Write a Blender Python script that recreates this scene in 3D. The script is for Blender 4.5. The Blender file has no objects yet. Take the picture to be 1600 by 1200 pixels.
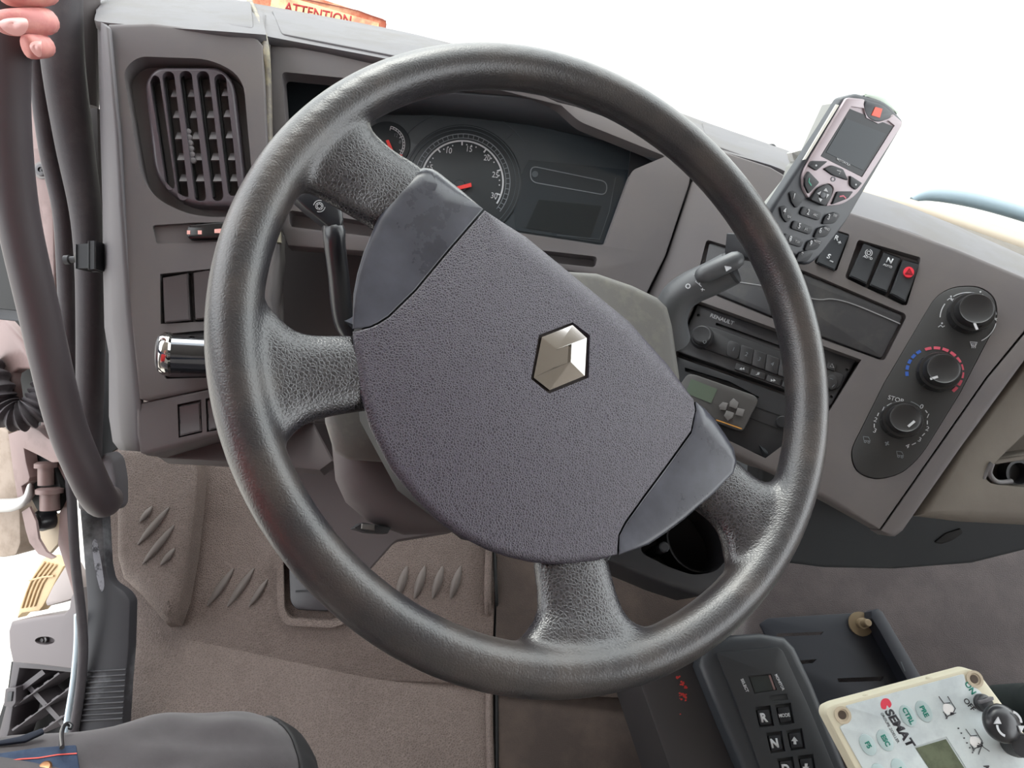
import bpy, bmesh, math, random
import numpy as np
from mathutils import Vector, Matrix
from mathutils.geometry import tessellate_polygon
PI = math.pi
random.seed(7)
scn = bpy.context.scene
COL = scn.collection

# ---------------------------------------------------------------- camera
FPX = 1050.0                       # focal length in pixels of a 1600 px wide frame
CAM = Vector((0, 0, 1.15))
_p, _r = math.radians(50), math.radians(12)
_U0 = Vector((0, math.sin(_p), math.cos(_p)))
FW = Vector((0, math.cos(_p), -math.sin(_p)))
RC = math.cos(_r) * Vector((1, 0, 0)) + math.sin(_r) * _U0
UC = -math.sin(_r) * Vector((1, 0, 0)) + math.cos(_r) * _U0
cd = bpy.data.cameras.new('camera')
cam = bpy.data.objects.new('camera', cd)
COL.objects.link(cam)
cd.sensor_width = 36.0
cd.lens = 36.0 * FPX / 1600.0
cd.clip_start = 0.02
m = Matrix((RC, UC, -FW)).transposed().to_4x4()
m.translation = CAM
cam.matrix_world = m
scn.camera = cam

# ---------------------------------------------------------------- daylight
w = bpy.data.worlds.new('daylight')
scn.world = w
w.use_nodes = True
bg = w.node_tree.nodes['Background']
bg.inputs[0].default_value = (0.95, 0.98, 1.0, 1)
bg.inputs[1].default_value = 4.7
sun_d = bpy.data.lights.new('sun', 'SUN')
sun_d.energy = 2.2
sun_d.angle = math.radians(25)
sun_d.color = (1.0, 0.97, 0.92)
sun = bpy.data.objects.new('sun', sun_d)
COL.objects.link(sun)
sun.rotation_euler = Vector((0.25, -0.75, -0.75)).to_track_quat('-Z', 'Y').to_euler()
scn.view_settings.view_transform = 'Standard'
scn.view_settings.look = 'None'
scn.view_settings.gamma = 1.0
scn.view_settings.use_curve_mapping = False
scn.view_settings.exposure = 0.0

# ---------------------------------------------------------------- placing
def at(px, py, d):
    """the point that lies d metres in front of the lens on the line of sight of a photo pixel"""
    return CAM + d * (RC * ((px - 800) / FPX) - UC * ((py - 600) / FPX) + FW)

class Pl:
    """a flat surface in the cab; P() is where a line of sight meets it, h metres proud of it"""
    def __init__(s, a, b=None, c=None, n=None):
        A = at(*a)
        if n is None:
            N = (at(*b) - A).cross(at(*c) - A).normalized()
        else:
            N = Vector(n).normalized()
        if N.dot(CAM - A) < 0:
            N = -N
        s.o, s.n = A, N
    def P(s, px, py, h=0.0):
        d = RC * ((px - 800) / FPX) - UC * ((py - 600) / FPX) + FW
        t = (s.o + s.n * h - CAM).dot(s.n) / d.dot(s.n)
        return CAM + d * t
    def depth(s, px, py, h=0):
        return (s.P(px, py, h) - CAM).dot(FW)
    def up(s, dh):
        q = Pl.__new__(Pl); q.o = s.o + s.n * dh; q.n = s.n
        return q

def plane_at(o, n):
    q = Pl.__new__(Pl); q.o = Vector(o); q.n = Vector(n).normalized()
    return q

# ---------------------------------------------------------------- materials
def lin(c):
    c = c / 255.0
    return c / 12.92 if c <= 0.04045 else ((c + 0.055) / 1.055) ** 2.4
def rgb(c):
    k = 0.66 if max(c) < 170 else 0.66 + 0.30 * (max(c) - 170) / 85      # dull plastics are darker than their look in this bright cab
    return (lin(c[0]) * k, lin(c[1]) * k, lin(c[2]) * k, 1)
MATS = {}
def mat(name, col, rough=0.5, metal=0.0, spec=0.5, bump=None, var=None, coat=0.0, sheen=0.0, emit=None, alpha=None, aniso=None):
    """bump = (kind, scale, strength, distance); var = (second colour, scale, contrast low, contrast high)"""
    if name in MATS:
        return MATS[name]
    M = bpy.data.materials.new(name); M.use_nodes = True
    nt = M.node_tree; N = nt.nodes; L = nt.links
    b = N['Principled BSDF']
    b.inputs['Base Color'].default_value = rgb(col)
    b.inputs['Roughness'].default_value = rough
    b.inputs['Metallic'].default_value = metal
    b.inputs['Specular IOR Level'].default_value = spec
    b.inputs['Coat Weight'].default_value = coat
    b.inputs['Sheen Weight'].default_value = sheen
    if emit:
        b.inputs['Emission Color'].default_value = rgb(emit[0]); b.inputs['Emission Strength'].default_value = emit[1]
    tc = N.new('ShaderNodeTexCoord')
    if var:
        nz = N.new('ShaderNodeTexNoise'); nz.inputs['Scale'].default_value = var[1]; nz.inputs['Detail'].default_value = 6
        nz.inputs['Roughness'].default_value = 0.65
        mr = N.new('ShaderNodeMapRange'); mr.inputs[1].default_value = var[2]; mr.inputs[2].default_value = var[3]
        mx = N.new('ShaderNodeMix'); mx.data_type = 'RGBA'
        L.new(tc.outputs['Object'], nz.inputs['Vector']); L.new(nz.outputs[0], mr.inputs[0]); L.new(mr.outputs[0], mx.inputs[0])
        mx.inputs[6].default_value = rgb(col); mx.inputs[7].default_value = rgb(var[0])
        L.new(mx.outputs[2], b.inputs['Base Color'])
        mr2 = N.new('ShaderNodeMapRange'); mr2.inputs[3].default_value = rough; mr2.inputs[4].default_value = min(1, rough + 0.15)
        L.new(mr.outputs[0], mr2.inputs[0]); L.new(mr2.outputs[0], b.inputs['Roughness'])
    if bump:
        kind, sc, st, dist = bump
        bp = N.new('ShaderNodeBump'); bp.inputs['Strength'].default_value = st; bp.inputs['Distance'].default_value = dist
        if kind == 'noise':
            t = N.new('ShaderNodeTexNoise'); t.inputs['Scale'].default_value = sc; t.inputs['Detail'].default_value = 3
            L.new(tc.outputs['Object'], t.inputs['Vector']); L.new(t.outputs[0], bp.inputs['Height'])
        elif kind == 'leather':
            n2 = N.new('ShaderNodeTexNoise'); n2.inputs['Scale'].default_value = sc * 0.35; n2.inputs['Detail'].default_value = 2
            ad = N.new('ShaderNodeVectorMath'); ad.operation = 'MULTIPLY_ADD'
            ad.inputs[1].default_value = (0.9 / sc,) * 3
            L.new(tc.outputs['Object'], n2.inputs['Vector']); L.new(n2.outputs['Color'], ad.inputs[0]); L.new(tc.outputs['Object'], ad.inputs[2])
            t = N.new('ShaderNodeTexVoronoi'); t.feature = 'DISTANCE_TO_EDGE'; t.inputs['Scale'].default_value = sc
            L.new(ad.outputs[0], t.inputs['Vector'])
            m3 = N.new('ShaderNodeMapRange'); m3.inputs[1].default_value = 0.0; m3.inputs[2].default_value = 0.22
            L.new(t.outputs['Distance'], m3.inputs[0]); L.new(m3.outputs[0], bp.inputs['Height'])
            # lighter colour along the lines of the grain
            mx = N.new('ShaderNodeMix'); mx.data_type = 'RGBA'
            mx.inputs[6].default_value = rgb(tuple(min(255, int(k * 1.25 + 14)) for k in col)); mx.inputs[7].default_value = rgb(col)
            L.new(m3.outputs[0], mx.inputs[0])
            src = b.inputs['Base Color'].links
            if src:
                m4 = N.new('ShaderNodeMix'); m4.data_type = 'RGBA'; m4.inputs[0].default_value = 0.5
                L.new(src[0].from_socket, m4.inputs[6]); L.new(mx.outputs[2], m4.inputs[7]); L.new(m4.outputs[2], b.inputs['Base Color'])
            else:
                L.new(mx.outputs[2], b.inputs['Base Color'])
        elif kind == 'weave':
            t = N.new('ShaderNodeTexWave'); t.inputs['Scale'].default_value = sc; t.inputs['Distortion'].default_value = 1.0
            L.new(tc.outputs['Object'], t.inputs['Vector']); L.new(t.outputs[0], bp.inputs['Height'])
        L.new(bp.outputs[0], b.inputs['Normal'])
    MATS[name] = M
    return M

# ---------------------------------------------------------------- object helpers
def tag(o, label=None, cat=None, group=None, kind=None):
    if label: o['label'] = label
    if cat: o['category'] = cat
    if group: o['group'] = group
    if kind: o['kind'] = kind
    return o

def thing(name, loc, label, cat, group=None):
    o = bpy.data.objects.new(name, None); COL.objects.link(o)
    o.empty_display_size = 0.02
    o.location = loc
    return tag(o, label, cat, group)

def root_loc(p):
    # only a thing's Empty is moved off the origin; meshed parts carry cab coordinates
    return p.location.copy() if p.type == 'EMPTY' else Vector((0, 0, 0))

def finish(me, name, mt, parent=None, smooth=32, label=None):
    """links a mesh whose vertices are in cab coordinates; the object's origin goes to the mesh's centre"""
    me.materials.clear(); me.materials.append(mt)
    if smooth:
        me.polygons.foreach_set('use_smooth', [True] * len(me.polygons))
        me.set_sharp_from_angle(angle=math.radians(smooth))
    o = bpy.data.objects.new(name, me); COL.objects.link(o)
    me.name = name
    if parent is not None:
        o.parent = parent
        o.matrix_parent_inverse = Matrix.Translation(-root_loc(parent))
    if label: o['label'] = label
    return o

def mesh(name, verts, faces, mt, parent=None, smooth=32, label=None, solid=None):
    me = bpy.data.meshes.new(name)
    me.from_pydata([tuple(v) for v in verts], [], faces)
    bm = bmesh.new(); bm.from_mesh(me)
    bmesh.ops.remove_doubles(bm, verts=bm.verts, dist=1e-6)
    bmesh.ops.recalc_face_normals(bm, faces=bm.faces)
    bm.to_mesh(me); bm.free()
    o = finish(me, name, mt, parent, smooth, label)
    if solid:
        md = o.modifiers.new('thickness', 'SOLIDIFY'); md.thickness = abs(solid); md.offset = -1 if solid > 0 else 1
    return o

def rnd(pts, r=None, seg=4):
    """rounds the corners of a pixel outline; each corner may carry its own radius as a third number"""
    out = []; n = len(pts)
    for i in range(n):
        a, b, c = pts[i - 1], pts[i], pts[(i + 1) % n]
        rr = b[2] if len(b) > 2 else (r or 0)
        A = Vector(a[:2]); B = Vector(b[:2]); C = Vector(c[:2])
        if rr <= 0:
            out.append((B.x, B.y)); continue
        u = (A - B); v = (C - B)
        k = min(rr, u.length * 0.48, v.length * 0.48)
        p0 = B + u.normalized() * k; p1 = B + v.normalized() * k
        for j in range(seg + 1):
            t = j / seg
            q = p0 * (1 - t) ** 2 + B * 2 * t * (1 - t) + p1 * t * t
            out.append((q.x, q.y))
    return out

def spline(pts, sub=6, closed=False):
    """Catmull-Rom through points of any dimension"""
    P = [Vector(p) for p in pts]; n = len(P); out = []
    rng = range(n) if closed else range(n - 1)
    for i in rng:
        if closed:
            p0, p1, p2, p3 = P[i - 1], P[i], P[(i + 1) % n], P[(i + 2) % n]
        else:
            p0, p1, p2, p3 = P[max(i - 1, 0)], P[i], P[i + 1], P[min(i + 2, n - 1)]
        for j in range(sub):
            t = j / sub
            out.append(0.5 * ((2 * p1) + (p2 - p0) * t + (2 * p0 - 5 * p1 + 4 * p2 - p3) * t * t + (3 * p1 - p0 - 3 * p2 + p3) * t ** 3))
    if not closed:
        out.append(P[-1])
    return out

def area2(p):
    return sum(p[i - 1][0] * p[i][1] - p[i][0] * p[i - 1][1] for i in range(len(p)))

def inset_loop(V, n, d):
    """moves a loop of points inwards by d in the plane with normal n (n sees the loop counter-clockwise)"""
    out = []; k = len(V)
    for i in range(k):
        a, b, c = V[i - 1], V[i], V[(i + 1) % k]
        e0 = (b - a).normalized(); e1 = (c - b).normalized()
        m0 = n.cross(e0); m1 = n.cross(e1)
        q = (m0 + m1)
        if q.length < 1e-6:
            q = m0
        q.normalize()
        s = max(0.45, q.dot(m0))
        out.append(b + q * (d / s))
    return out

def ccw(V, n):
    s = Vector((0, 0, 0))
    for i in range(len(V)):
        s += V[i - 1].cross(V[i])
    return V if s.dot(n) > 0 else V[::-1]

def tess(loops):
    tri = tessellate_polygon(loops)
    return [tuple(t) for t in tri]

def slab(name, out, pl, h0, h1, mt, parent=None, bev=0.0, holes=(), label=None, smooth=32, seg=2, draft=0.0):
    """a plate: pixel outline seen at height h1 over the plane pl, sides down to h0; holes = list of
    (pixel outline, depth, floor?) cut in its face; bev rounds the upper edge; draft widens the foot"""
    n = pl.n
    top = ccw([pl.P(x, y, h1) for x, y in out], n)
    verts = []; faces = []
    def add(vs):
        i = len(verts); verts.extend(vs); return list(range(i, i + len(vs)))
    def band(a, b):
        k = len(a)
        for i in range(k):
            j = (i + 1) % k
            faces.append((a[i], a[j], b[j], b[i]))
    rings = []
    foot = inset_loop(top, n, -draft) if draft else top
    rings.append([v + n * (h0 - h1) for v in foot])
    if bev > 0:
        for j in range(seg + 1):
            a = j / seg * PI / 2
            rings.append([v + n * (-(bev) * (1 - math.sin(a))) for v in inset_loop(top, n, bev * (1 - math.cos(a)))])
    else:
        rings.append(top)
    idx = [add(r) for r in rings]
    for a, b in zip(idx, idx[1:]):
        band(a, b)
    loops = [rings[-1]]; ids = list(idx[-1]); low = [rings[0]]; lowi = list(idx[0])
    for hl in holes:
        hp, dep = hl[0], hl[1]
        V = ccw([pl.P(x, y, h1) for x, y in hp], n)[::-1]
        i0 = add(V); loops.append(V); ids += i0
        br = hl[3] if len(hl) > 3 else 0
        thru = len(hl) > 2 and not hl[2]
        if thru: dep = h1 - h0
        W_ = [v - n * dep for v in V]
        i1 = add(W_); band(i0, i1)
        if len(hl) < 3 or hl[2]:
            for t in tess([W_]):
                faces.append(tuple(i1[k] for k in t))
        if thru: low.append(W_); lowi += i1
    for t in tess(loops):
        faces.append(tuple(ids[k] for k in t))
    for t in tess(low):
        faces.append(tuple(lowi[k] for k in t))
    return mesh(name, verts, faces, mt, parent, smooth, label)

def pillow(name, out, pl, hb, he, ht, mt, parent=None, prof=None, label=None, smooth=40, centre=None, side=0.0):
    """a domed cover: outline seen at height he, sides down to hb, face rising to ht towards the centre"""
    n = pl.n
    E = ccw([pl.P(x, y, he) for x, y in out], n)
    c = sum(E, Vector()) / len(E) if centre is None else pl.P(centre[0], centre[1], he)
    prof = prof or [(1, 0), (0.985, 0.35), (0.95, 0.68), (0.88, 0.9), (0.7, 1), (0.4, 1)]
    rings = [[v + n * (hb - he) for v in (inset_loop(E, n, side) if side else E)]]
    for s, k in prof:
        rings.append([c + (v - c) * s + n * ((ht - he) * k) for v in E])
    verts = []; faces = []; k = len(E)
    for r in rings: verts += r
    for a in range(len(rings) - 1):
        for i in range(k):
            j = (i + 1) % k
            faces.append((a * k + i, a * k + j, (a + 1) * k + j, (a + 1) * k + i))
    verts.append(c + n * ((ht - he) * prof[-1][1])); q = len(verts) - 1; a = (len(rings) - 1) * k
    for i in range(k):
        faces.append((a + i, a + (i + 1) % k, q))
    verts.append(c + n * (hb - he)); q = len(verts) - 1
    for i in range(k):
        faces.append(((i + 1) % k, i, q))
    return mesh(name, verts, faces, mt, parent, smooth, label)

def grid(name, rows, mt, parent=None, smooth=40, label=None, solid=None, closed=False, caps=False):
    verts = [v for r in rows for v in r]; k = len(rows[0]); faces = []
    for a in range(len(rows) - 1):
        for i in range(k if closed else k - 1):
            j = (i + 1) % k
            faces.append((a * k + i, a * k + j, (a + 1) * k + j, (a + 1) * k + i))
    if caps:
        faces.append(tuple(range(k))); faces.append(tuple((len(rows) - 1) * k + i for i in range(k)))
    return mesh(name, verts, faces, mt, parent, smooth, label, solid)

def tube_rings(path, rad, seg=12, flat=1.0, upv=None):
    P = [Vector(p) for p in path]; n = len(P); rows = []
    R = rad if isinstance(rad, (list, tuple)) else [rad] * n
    up = upv or Vector((0, 0, 1))
    T = (P[1] - P[0]).normalized()
    u = up.cross(T)
    if u.length < 0.1: u = Vector((1, 0, 0)).cross(T)
    u.normalize()
    for i in range(n):
        T = (P[min(i + 1, n - 1)] - P[max(i - 1, 0)]).normalized()
        u = (u - T * u.dot(T)).normalized(); v = T.cross(u)
        rows.append([P[i] + (u * math.cos(a) + v * math.sin(a) * flat) * R[i] for a in [2 * PI * k / seg for k in range(seg)]])
    return rows

def tube(name, path, rad, mt, parent=None, seg=12, flat=1.0, sub=0, label=None, round_end=False, upv=None):
    if sub:
        n = len(path)
        if isinstance(rad, (list, tuple)):
            q = spline([tuple(p) + (r,) if not isinstance(p, Vector) else (p.x, p.y, p.z, r) for p, r in zip(path, rad)], sub)
            path = [Vector(v[:3]) for v in q]; rad = [v[3] for v in q]
        else:
            path = spline([Vector(p) for p in path], sub)
    path = [Vector(p) for p in path]
    R = list(rad) if isinstance(rad, (list, tuple)) else [rad] * len(path)
    if round_end:
        for end in (0, 1):
            p, q = (path[0], path[1]) if end == 0 else (path[-1], path[-2])
            r = R[0] if end == 0 else R[-1]
            d = (p - q).normalized()
            ex = [(p + d * r * 0.6, r * 0.8), (p + d * r * 0.95, r * 0.35)]
            if end == 0:
                path = [e[0] for e in ex[::-1]] + path; R = [e[1] for e in ex[::-1]] + R
            else:
                path = path + [e[0] for e in ex]; R = R + [e[1] for e in ex]
    return grid(name, tube_rings(path, R, seg, flat, upv), mt, parent, 50, label, closed=True, caps=True)

def disc_pts(cx, cy, r, n=24, ry=None, a0=0.0):
    ry = ry or r
    return [(cx + r * math.cos(a0 + 2 * PI * k / n), cy + ry * math.sin(a0 + 2 * PI * k / n)) for k in range(n)]

def lathe(name, base, axis, prof, mt, parent=None, seg=28, label=None, smooth=35):
    """turned body: prof = list of (radius, height along axis)"""
    ax = Vector(axis).normalized(); u = ax.orthogonal().normalized(); v = ax.cross(u)
    rows = [[base + ax * h + (u * math.cos(a) + v * math.sin(a)) * r for a in [2 * PI * k / seg for k in range(seg)]] for r, h in prof]
    return grid(name, rows, mt, parent, smooth, label, closed=True, caps=True)

def box3(name, c, sx, sy, sz, ax, ay, az, mt, parent=None, bev=0.0, label=None):
    ax, ay, az = Vector(ax).normalized(), Vector(ay).normalized(), Vector(az).normalized()
    bm = bmesh.new(); bmesh.ops.create_cube(bm, size=1)
    for v in bm.verts:
        v.co = c + ax * v.co.x * sx + ay * v.co.y * sy + az * v.co.z * sz
    if bev:
        bmesh.ops.bevel(bm, geom=bm.edges[:], offset=bev, segments=2, profile=0.5, affect='EDGES')
    bmesh.ops.recalc_face_normals(bm, faces=bm.faces)
    me = bpy.data.meshes.new(name); bm.to_mesh(me); bm.free()
    return finish(me, name, mt, parent, 32, label)

def line_strip(name, pts, pl, wpx, h, mt, parent=None, closed=False, thick=0.0003, label=None):
    """a printed line of width wpx along pixel points on a plane"""
    P = [pl.P(x, y, h) for x, y in pts]; n = len(P)
    w = wpx * 0.5 * pl.depth(pts[0][0], pts[0][1]) / FPX
    A = []; B = []
    for i in range(n):
        a = P[i - 1] if (i or closed) else P[0]
        c = P[(i + 1) % n] if (i < n - 1 or closed) else P[-1]
        t = (c - a).normalized(); s = pl.n.cross(t)
        A.append(P[i] + s * w); B.append(P[i] - s * w)
    rows = [A, B]
    verts = A + B; faces = []
    for i in range(n if closed else n - 1):
        j = (i + 1) % n
        faces.append((i, j, n + j, n + i))
    return mesh(name, verts, faces, mt, parent, 0, label, solid=thick)

def multi(name, obs, parent=None, label=None, kind=None):
    """joins several freshly made small objects of one material into one mesh (prints, fine ticks)"""
    vs = []; fs = []; mt = obs[0].data.materials[0]
    for o in obs:
        me = o.data; b = len(vs)
        vs += [v.co.copy() for v in me.vertices]; fs += [tuple(b + i for i in p.vertices) for p in me.polygons]
        bpy.data.objects.remove(o)
    o = mesh(name, vs, fs, mt, parent, 0, label, solid=0.0003)
    if kind: o['kind'] = kind
    return o

def text(s, pl, px, py, size, mt, parent=None, d=(1, 0), h=0.0004, name='lettering', align='CENTER', sx=1.0, shear=0.0, label=None, bold=0.0):
    """printed words on a plane: centre pixel, capital height in pixels, reading direction in pixels"""
    cu = bpy.data.curves.new('t', 'FONT'); cu.body = s; cu.align_x = align; cu.align_y = 'CENTER'
    cu.size = 1.0; cu.shear = shear; cu.offset = bold; cu.resolution_u = 3
    tmp = bpy.data.objects.new('t', cu)
    me = bpy.data.meshes.new_from_object(tmp)
    bpy.data.objects.remove(tmp); bpy.data.curves.remove(cu)
    o = pl.P(px, py, h); L = math.hypot(*d)
    X = (pl.P(px + d[0] / L * 4, py + d[1] / L * 4, h) - o).normalized(); Y = pl.n.cross(X)
    k = size * pl.depth(px, py) / FPX / 0.72
    for v in me.vertices:
        v.co = o + X * (v.co.x * k * sx) + Y * (v.co.y * k)
    ob = finish(me, name, mt, parent, 0, label)
    md = ob.modifiers.new('thickness', 'SOLIDIFY'); md.thickness = 0.00025
    return ob
def shoulder(name, out, pl, hb, h1, mt, parent=None, seg=4, fall=0.7, label=None, smooth=40, draft=0.0, holes=()):
    """a plate whose rounded shoulder may differ in width from corner to corner (third number, metres)"""
    n = pl.n
    W_ = [q[2] if len(q) > 2 else 0.001 for q in out]; V = [pl.P(q[0], q[1], h1 - wd * fall) + n * (wd * fall) for q, wd in zip(out, W_)]
    s = Vector()
    for i in range(len(V)): s += V[i - 1].cross(V[i])
    if s.dot(n) < 0: V = V[::-1]; W_ = W_[::-1]
    k = len(V); M_ = []
    for i in range(k):
        a, b, c = V[i - 1], V[i], V[(i + 1) % k]
        m0 = n.cross((b - a).normalized()); m1 = n.cross((c - b).normalized())
        q = (m0 + m1).normalized(); M_.append(q / max(0.5, q.dot(m0)))
    rings = [[v - q * draft + n * (hb - h1) for v, q in zip(V, M_)]]
    for j in range(seg + 1):
        a = j / seg * PI / 2
        rings.append([v + q * (wd * (1 - math.cos(a))) - n * (wd * fall * (1 - math.sin(a))) for v, q, wd in zip(V, M_, W_)])
    verts = [v for r_ in rings for v in r_]; faces = []
    for a in range(len(rings) - 1):
        for i in range(k):
            j = (i + 1) % k
            faces.append((a * k + i, a * k + j, (a + 1) * k + j, (a + 1) * k + i))
    b0 = (len(rings) - 1) * k
    loops = [rings[-1]]; ids = [b0 + i for i in range(k)]; low = [rings[0]]; lowi = list(range(k))
    for hl in holes:
        H = ccw([pl.P(x, y, h1) for x, y in hl[0]], n)[::-1]
        thru = len(hl) > 2 and not hl[2]
        i0 = len(verts); verts += H; D = [v - n * ((h1 - hb) if thru else hl[1]) for v in H]; verts += D; kk = len(H)
        for i in range(kk):
            j = (i + 1) % kk
            faces.append((i0 + i, i0 + j, i0 + kk + j, i0 + kk + i))
        if len(hl) < 3 or hl[2]:
            faces += [tuple(i0 + kk + q for q in t) for t in tess([D])]
        if thru: low.append(D); lowi += [i0 + kk + i for i in range(kk)]
        loops.append(H); ids += [i0 + i for i in range(kk)]
    faces += [tuple(ids[q] for q in t) for t in tess(loops)]
    faces += [tuple(lowi[q] for q in t) for t in tess(low)]
    return mesh(name, verts, faces, mt, parent, smooth, label)

# ---------------------------------------------------------------- materials of the cab
M_RIM   = mat('worn rim foam', (58, 57, 60), 0.36, spec=0.6, bump=('noise', 900, 0.3, 0.0006), var=((74, 71, 70), 28, 0.42, 0.62))
M_SPOKE = mat('grained spoke foam', (38, 36, 40), 0.27, spec=0.75, bump=('leather', 360, 0.6, 0.0008))
M_COVER = mat('grained airbag cover', (54, 49, 60), 0.38, spec=0.6, bump=('leather', 600, 0.4, 0.0004))
M_EAR   = mat('satin black trim', (48, 49, 57), 0.24, spec=0.5, var=((92, 94, 106), 20, 0.30, 0.85))
M_CHROME = mat('chrome', (205, 202, 198), 0.07, metal=1.0)
M_SOCKET = mat('emblem socket', (58, 46, 46), 0.5)
M_DASH  = mat('taupe dash plastic', (106, 101, 103), 0.6, spec=0.35, bump=('noise', 1500, 0.12, 0.0004), var=((115, 109, 108), 9, 0.4, 0.65))
M_DASHL = mat('pale dash top plastic', (108, 106, 110), 0.6, spec=0.35, bump=('noise', 1500, 0.12, 0.0004), var=((118, 115, 114), 14, 0.45, 0.65))
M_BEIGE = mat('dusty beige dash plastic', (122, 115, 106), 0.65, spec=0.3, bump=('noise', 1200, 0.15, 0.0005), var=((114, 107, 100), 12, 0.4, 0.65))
M_BROWN = mat('brown grey lower dash plastic', (92, 84, 85), 0.6, spec=0.35, bump=('noise', 1500, 0.12, 0.0004))
M_SHROUD = mat('dusty column shroud plastic', (116, 114, 111), 0.55, spec=0.4, bump=('noise', 1300, 0.2, 0.0005), var=((136, 134, 126), 60, 0.5, 0.75))
M_DARK  = mat('dark slate plastic', (52, 53, 57), 0.5, spec=0.45, bump=('noise', 1500, 0.1, 0.0003))
M_DARKER = mat('near black plastic', (36, 37, 41), 0.5, spec=0.4)
M_NAVY  = mat('lower dash dark plastic', (44, 48, 53), 0.62, spec=0.35, bump=('noise', 900, 0.1, 0.0004))
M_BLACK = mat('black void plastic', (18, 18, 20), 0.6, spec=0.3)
M_KEY   = mat('rocker key plastic', (54, 57, 62), 0.42, spec=0.5)
M_GLOSS = mat('gloss black', (26, 27, 30), 0.2, spec=0.5)
M_CLUST = mat('instrument face', (70, 77, 82), 0.35, spec=0.45)
M_PRINT = mat('white print', (196, 198, 202), 0.6)
M_PRINTD = mat('grey print', (128, 134, 140), 0.6)
M_PRINTF = mat('faint grey print', (76, 84, 90), 0.6)
M_RED   = mat('red print', (214, 62, 66), 0.5)
M_BLUE  = mat('blue print', (52, 98, 190), 0.5)
M_PINK  = mat('rose print', (206, 84, 104), 0.5)

# ---------------------------------------------------------------- steering wheel
WP = Pl((885, 533, 0.4697), n=(RC * 0.4078 + UC * 0.2507 - FW))
WR, Wr = 0.215, 0.0160
wu = (RC - WP.n * RC.dot(WP.n)).normalized(); wv = WP.n.cross(wu)
def wheel_mat():
    M = mat('black wheel foam, grained on the spokes, worn smooth on the rim', (38, 36, 40), 0.27, spec=0.75, bump=('leather', 430, 0.5, 0.0006))
    nt = M.node_tree; N = nt.nodes; L = nt.links
    b = N['Principled BSDF']; tc = [n for n in N if n.type == 'TEX_COORD'][0]; bp = [n for n in N if n.type == 'BUMP'][0]
    di = N.new('ShaderNodeVectorMath'); di.operation = 'DISTANCE'; di.inputs[1].default_value = tuple(WP.o - WP.n * .005)
    L.new(tc.outputs['Object'], di.inputs[0])
    nz = N.new('ShaderNodeTexNoise'); nz.inputs['Scale'].default_value = 26; nz.inputs['Detail'].default_value = 5
    L.new(tc.outputs['Object'], nz.inputs['Vector'])
    ad = N.new('ShaderNodeMath'); ad.operation = 'MULTIPLY_ADD'; ad.inputs[1].default_value = .035; L.new(nz.outputs[0], ad.inputs[0]); L.new(di.outputs['Value'], ad.inputs[2])
    wr = N.new('ShaderNodeMapRange'); wr.interpolation_type = 'SMOOTHSTEP'; wr.inputs[1].default_value = .203; wr.inputs[2].default_value = .226
    L.new(ad.outputs[0], wr.inputs[0])
    # worn colour
    cr = N.new('ShaderNodeMix'); cr.data_type = 'RGBA'; cr.inputs[6].default_value = rgb((44, 42, 45)); cr.inputs[7].default_value = rgb((66, 60, 58))
    m2 = N.new('ShaderNodeMapRange'); m2.inputs[1].default_value = .42; m2.inputs[2].default_value = .65; L.new(nz.outputs[0], m2.inputs[0]); L.new(m2.outputs[0], cr.inputs[0])
    mx = N.new('ShaderNodeMix'); mx.data_type = 'RGBA'
    src = b.inputs['Base Color'].links[0].from_socket
    L.new(wr.outputs[0], mx.inputs[0]); L.new(src, mx.inputs[6]); L.new(cr.outputs[2], mx.inputs[7]); L.new(mx.outputs[2], b.inputs['Base Color'])
    st = N.new('ShaderNodeMapRange'); st.inputs[3].default_value = .22; st.inputs[4].default_value = .10; L.new(wr.outputs[0], st.inputs[0]); L.new(st.outputs[0], bp.inputs['Strength'])
    rg = N.new('ShaderNodeMapRange'); rg.inputs[3].default_value = .27; rg.inputs[4].default_value = .36; L.new(wr.outputs[0], rg.inputs[0]); L.new(rg.outputs[0], b.inputs['Roughness'])
    n9 = N.new('ShaderNodeTexNoise'); n9.inputs['Scale'].default_value = 750; L.new(tc.outputs['Object'], n9.inputs['Vector'])
    b2 = N.new('ShaderNodeBump'); b2.inputs['Strength'].default_value = .22; b2.inputs['Distance'].default_value = .0006
    L.new(n9.outputs[0], b2.inputs['Height']); L.new(bp.outputs[0], b2.inputs['Normal']); L.new(b2.outputs[0], b.inputs['Normal'])
    return M
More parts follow.
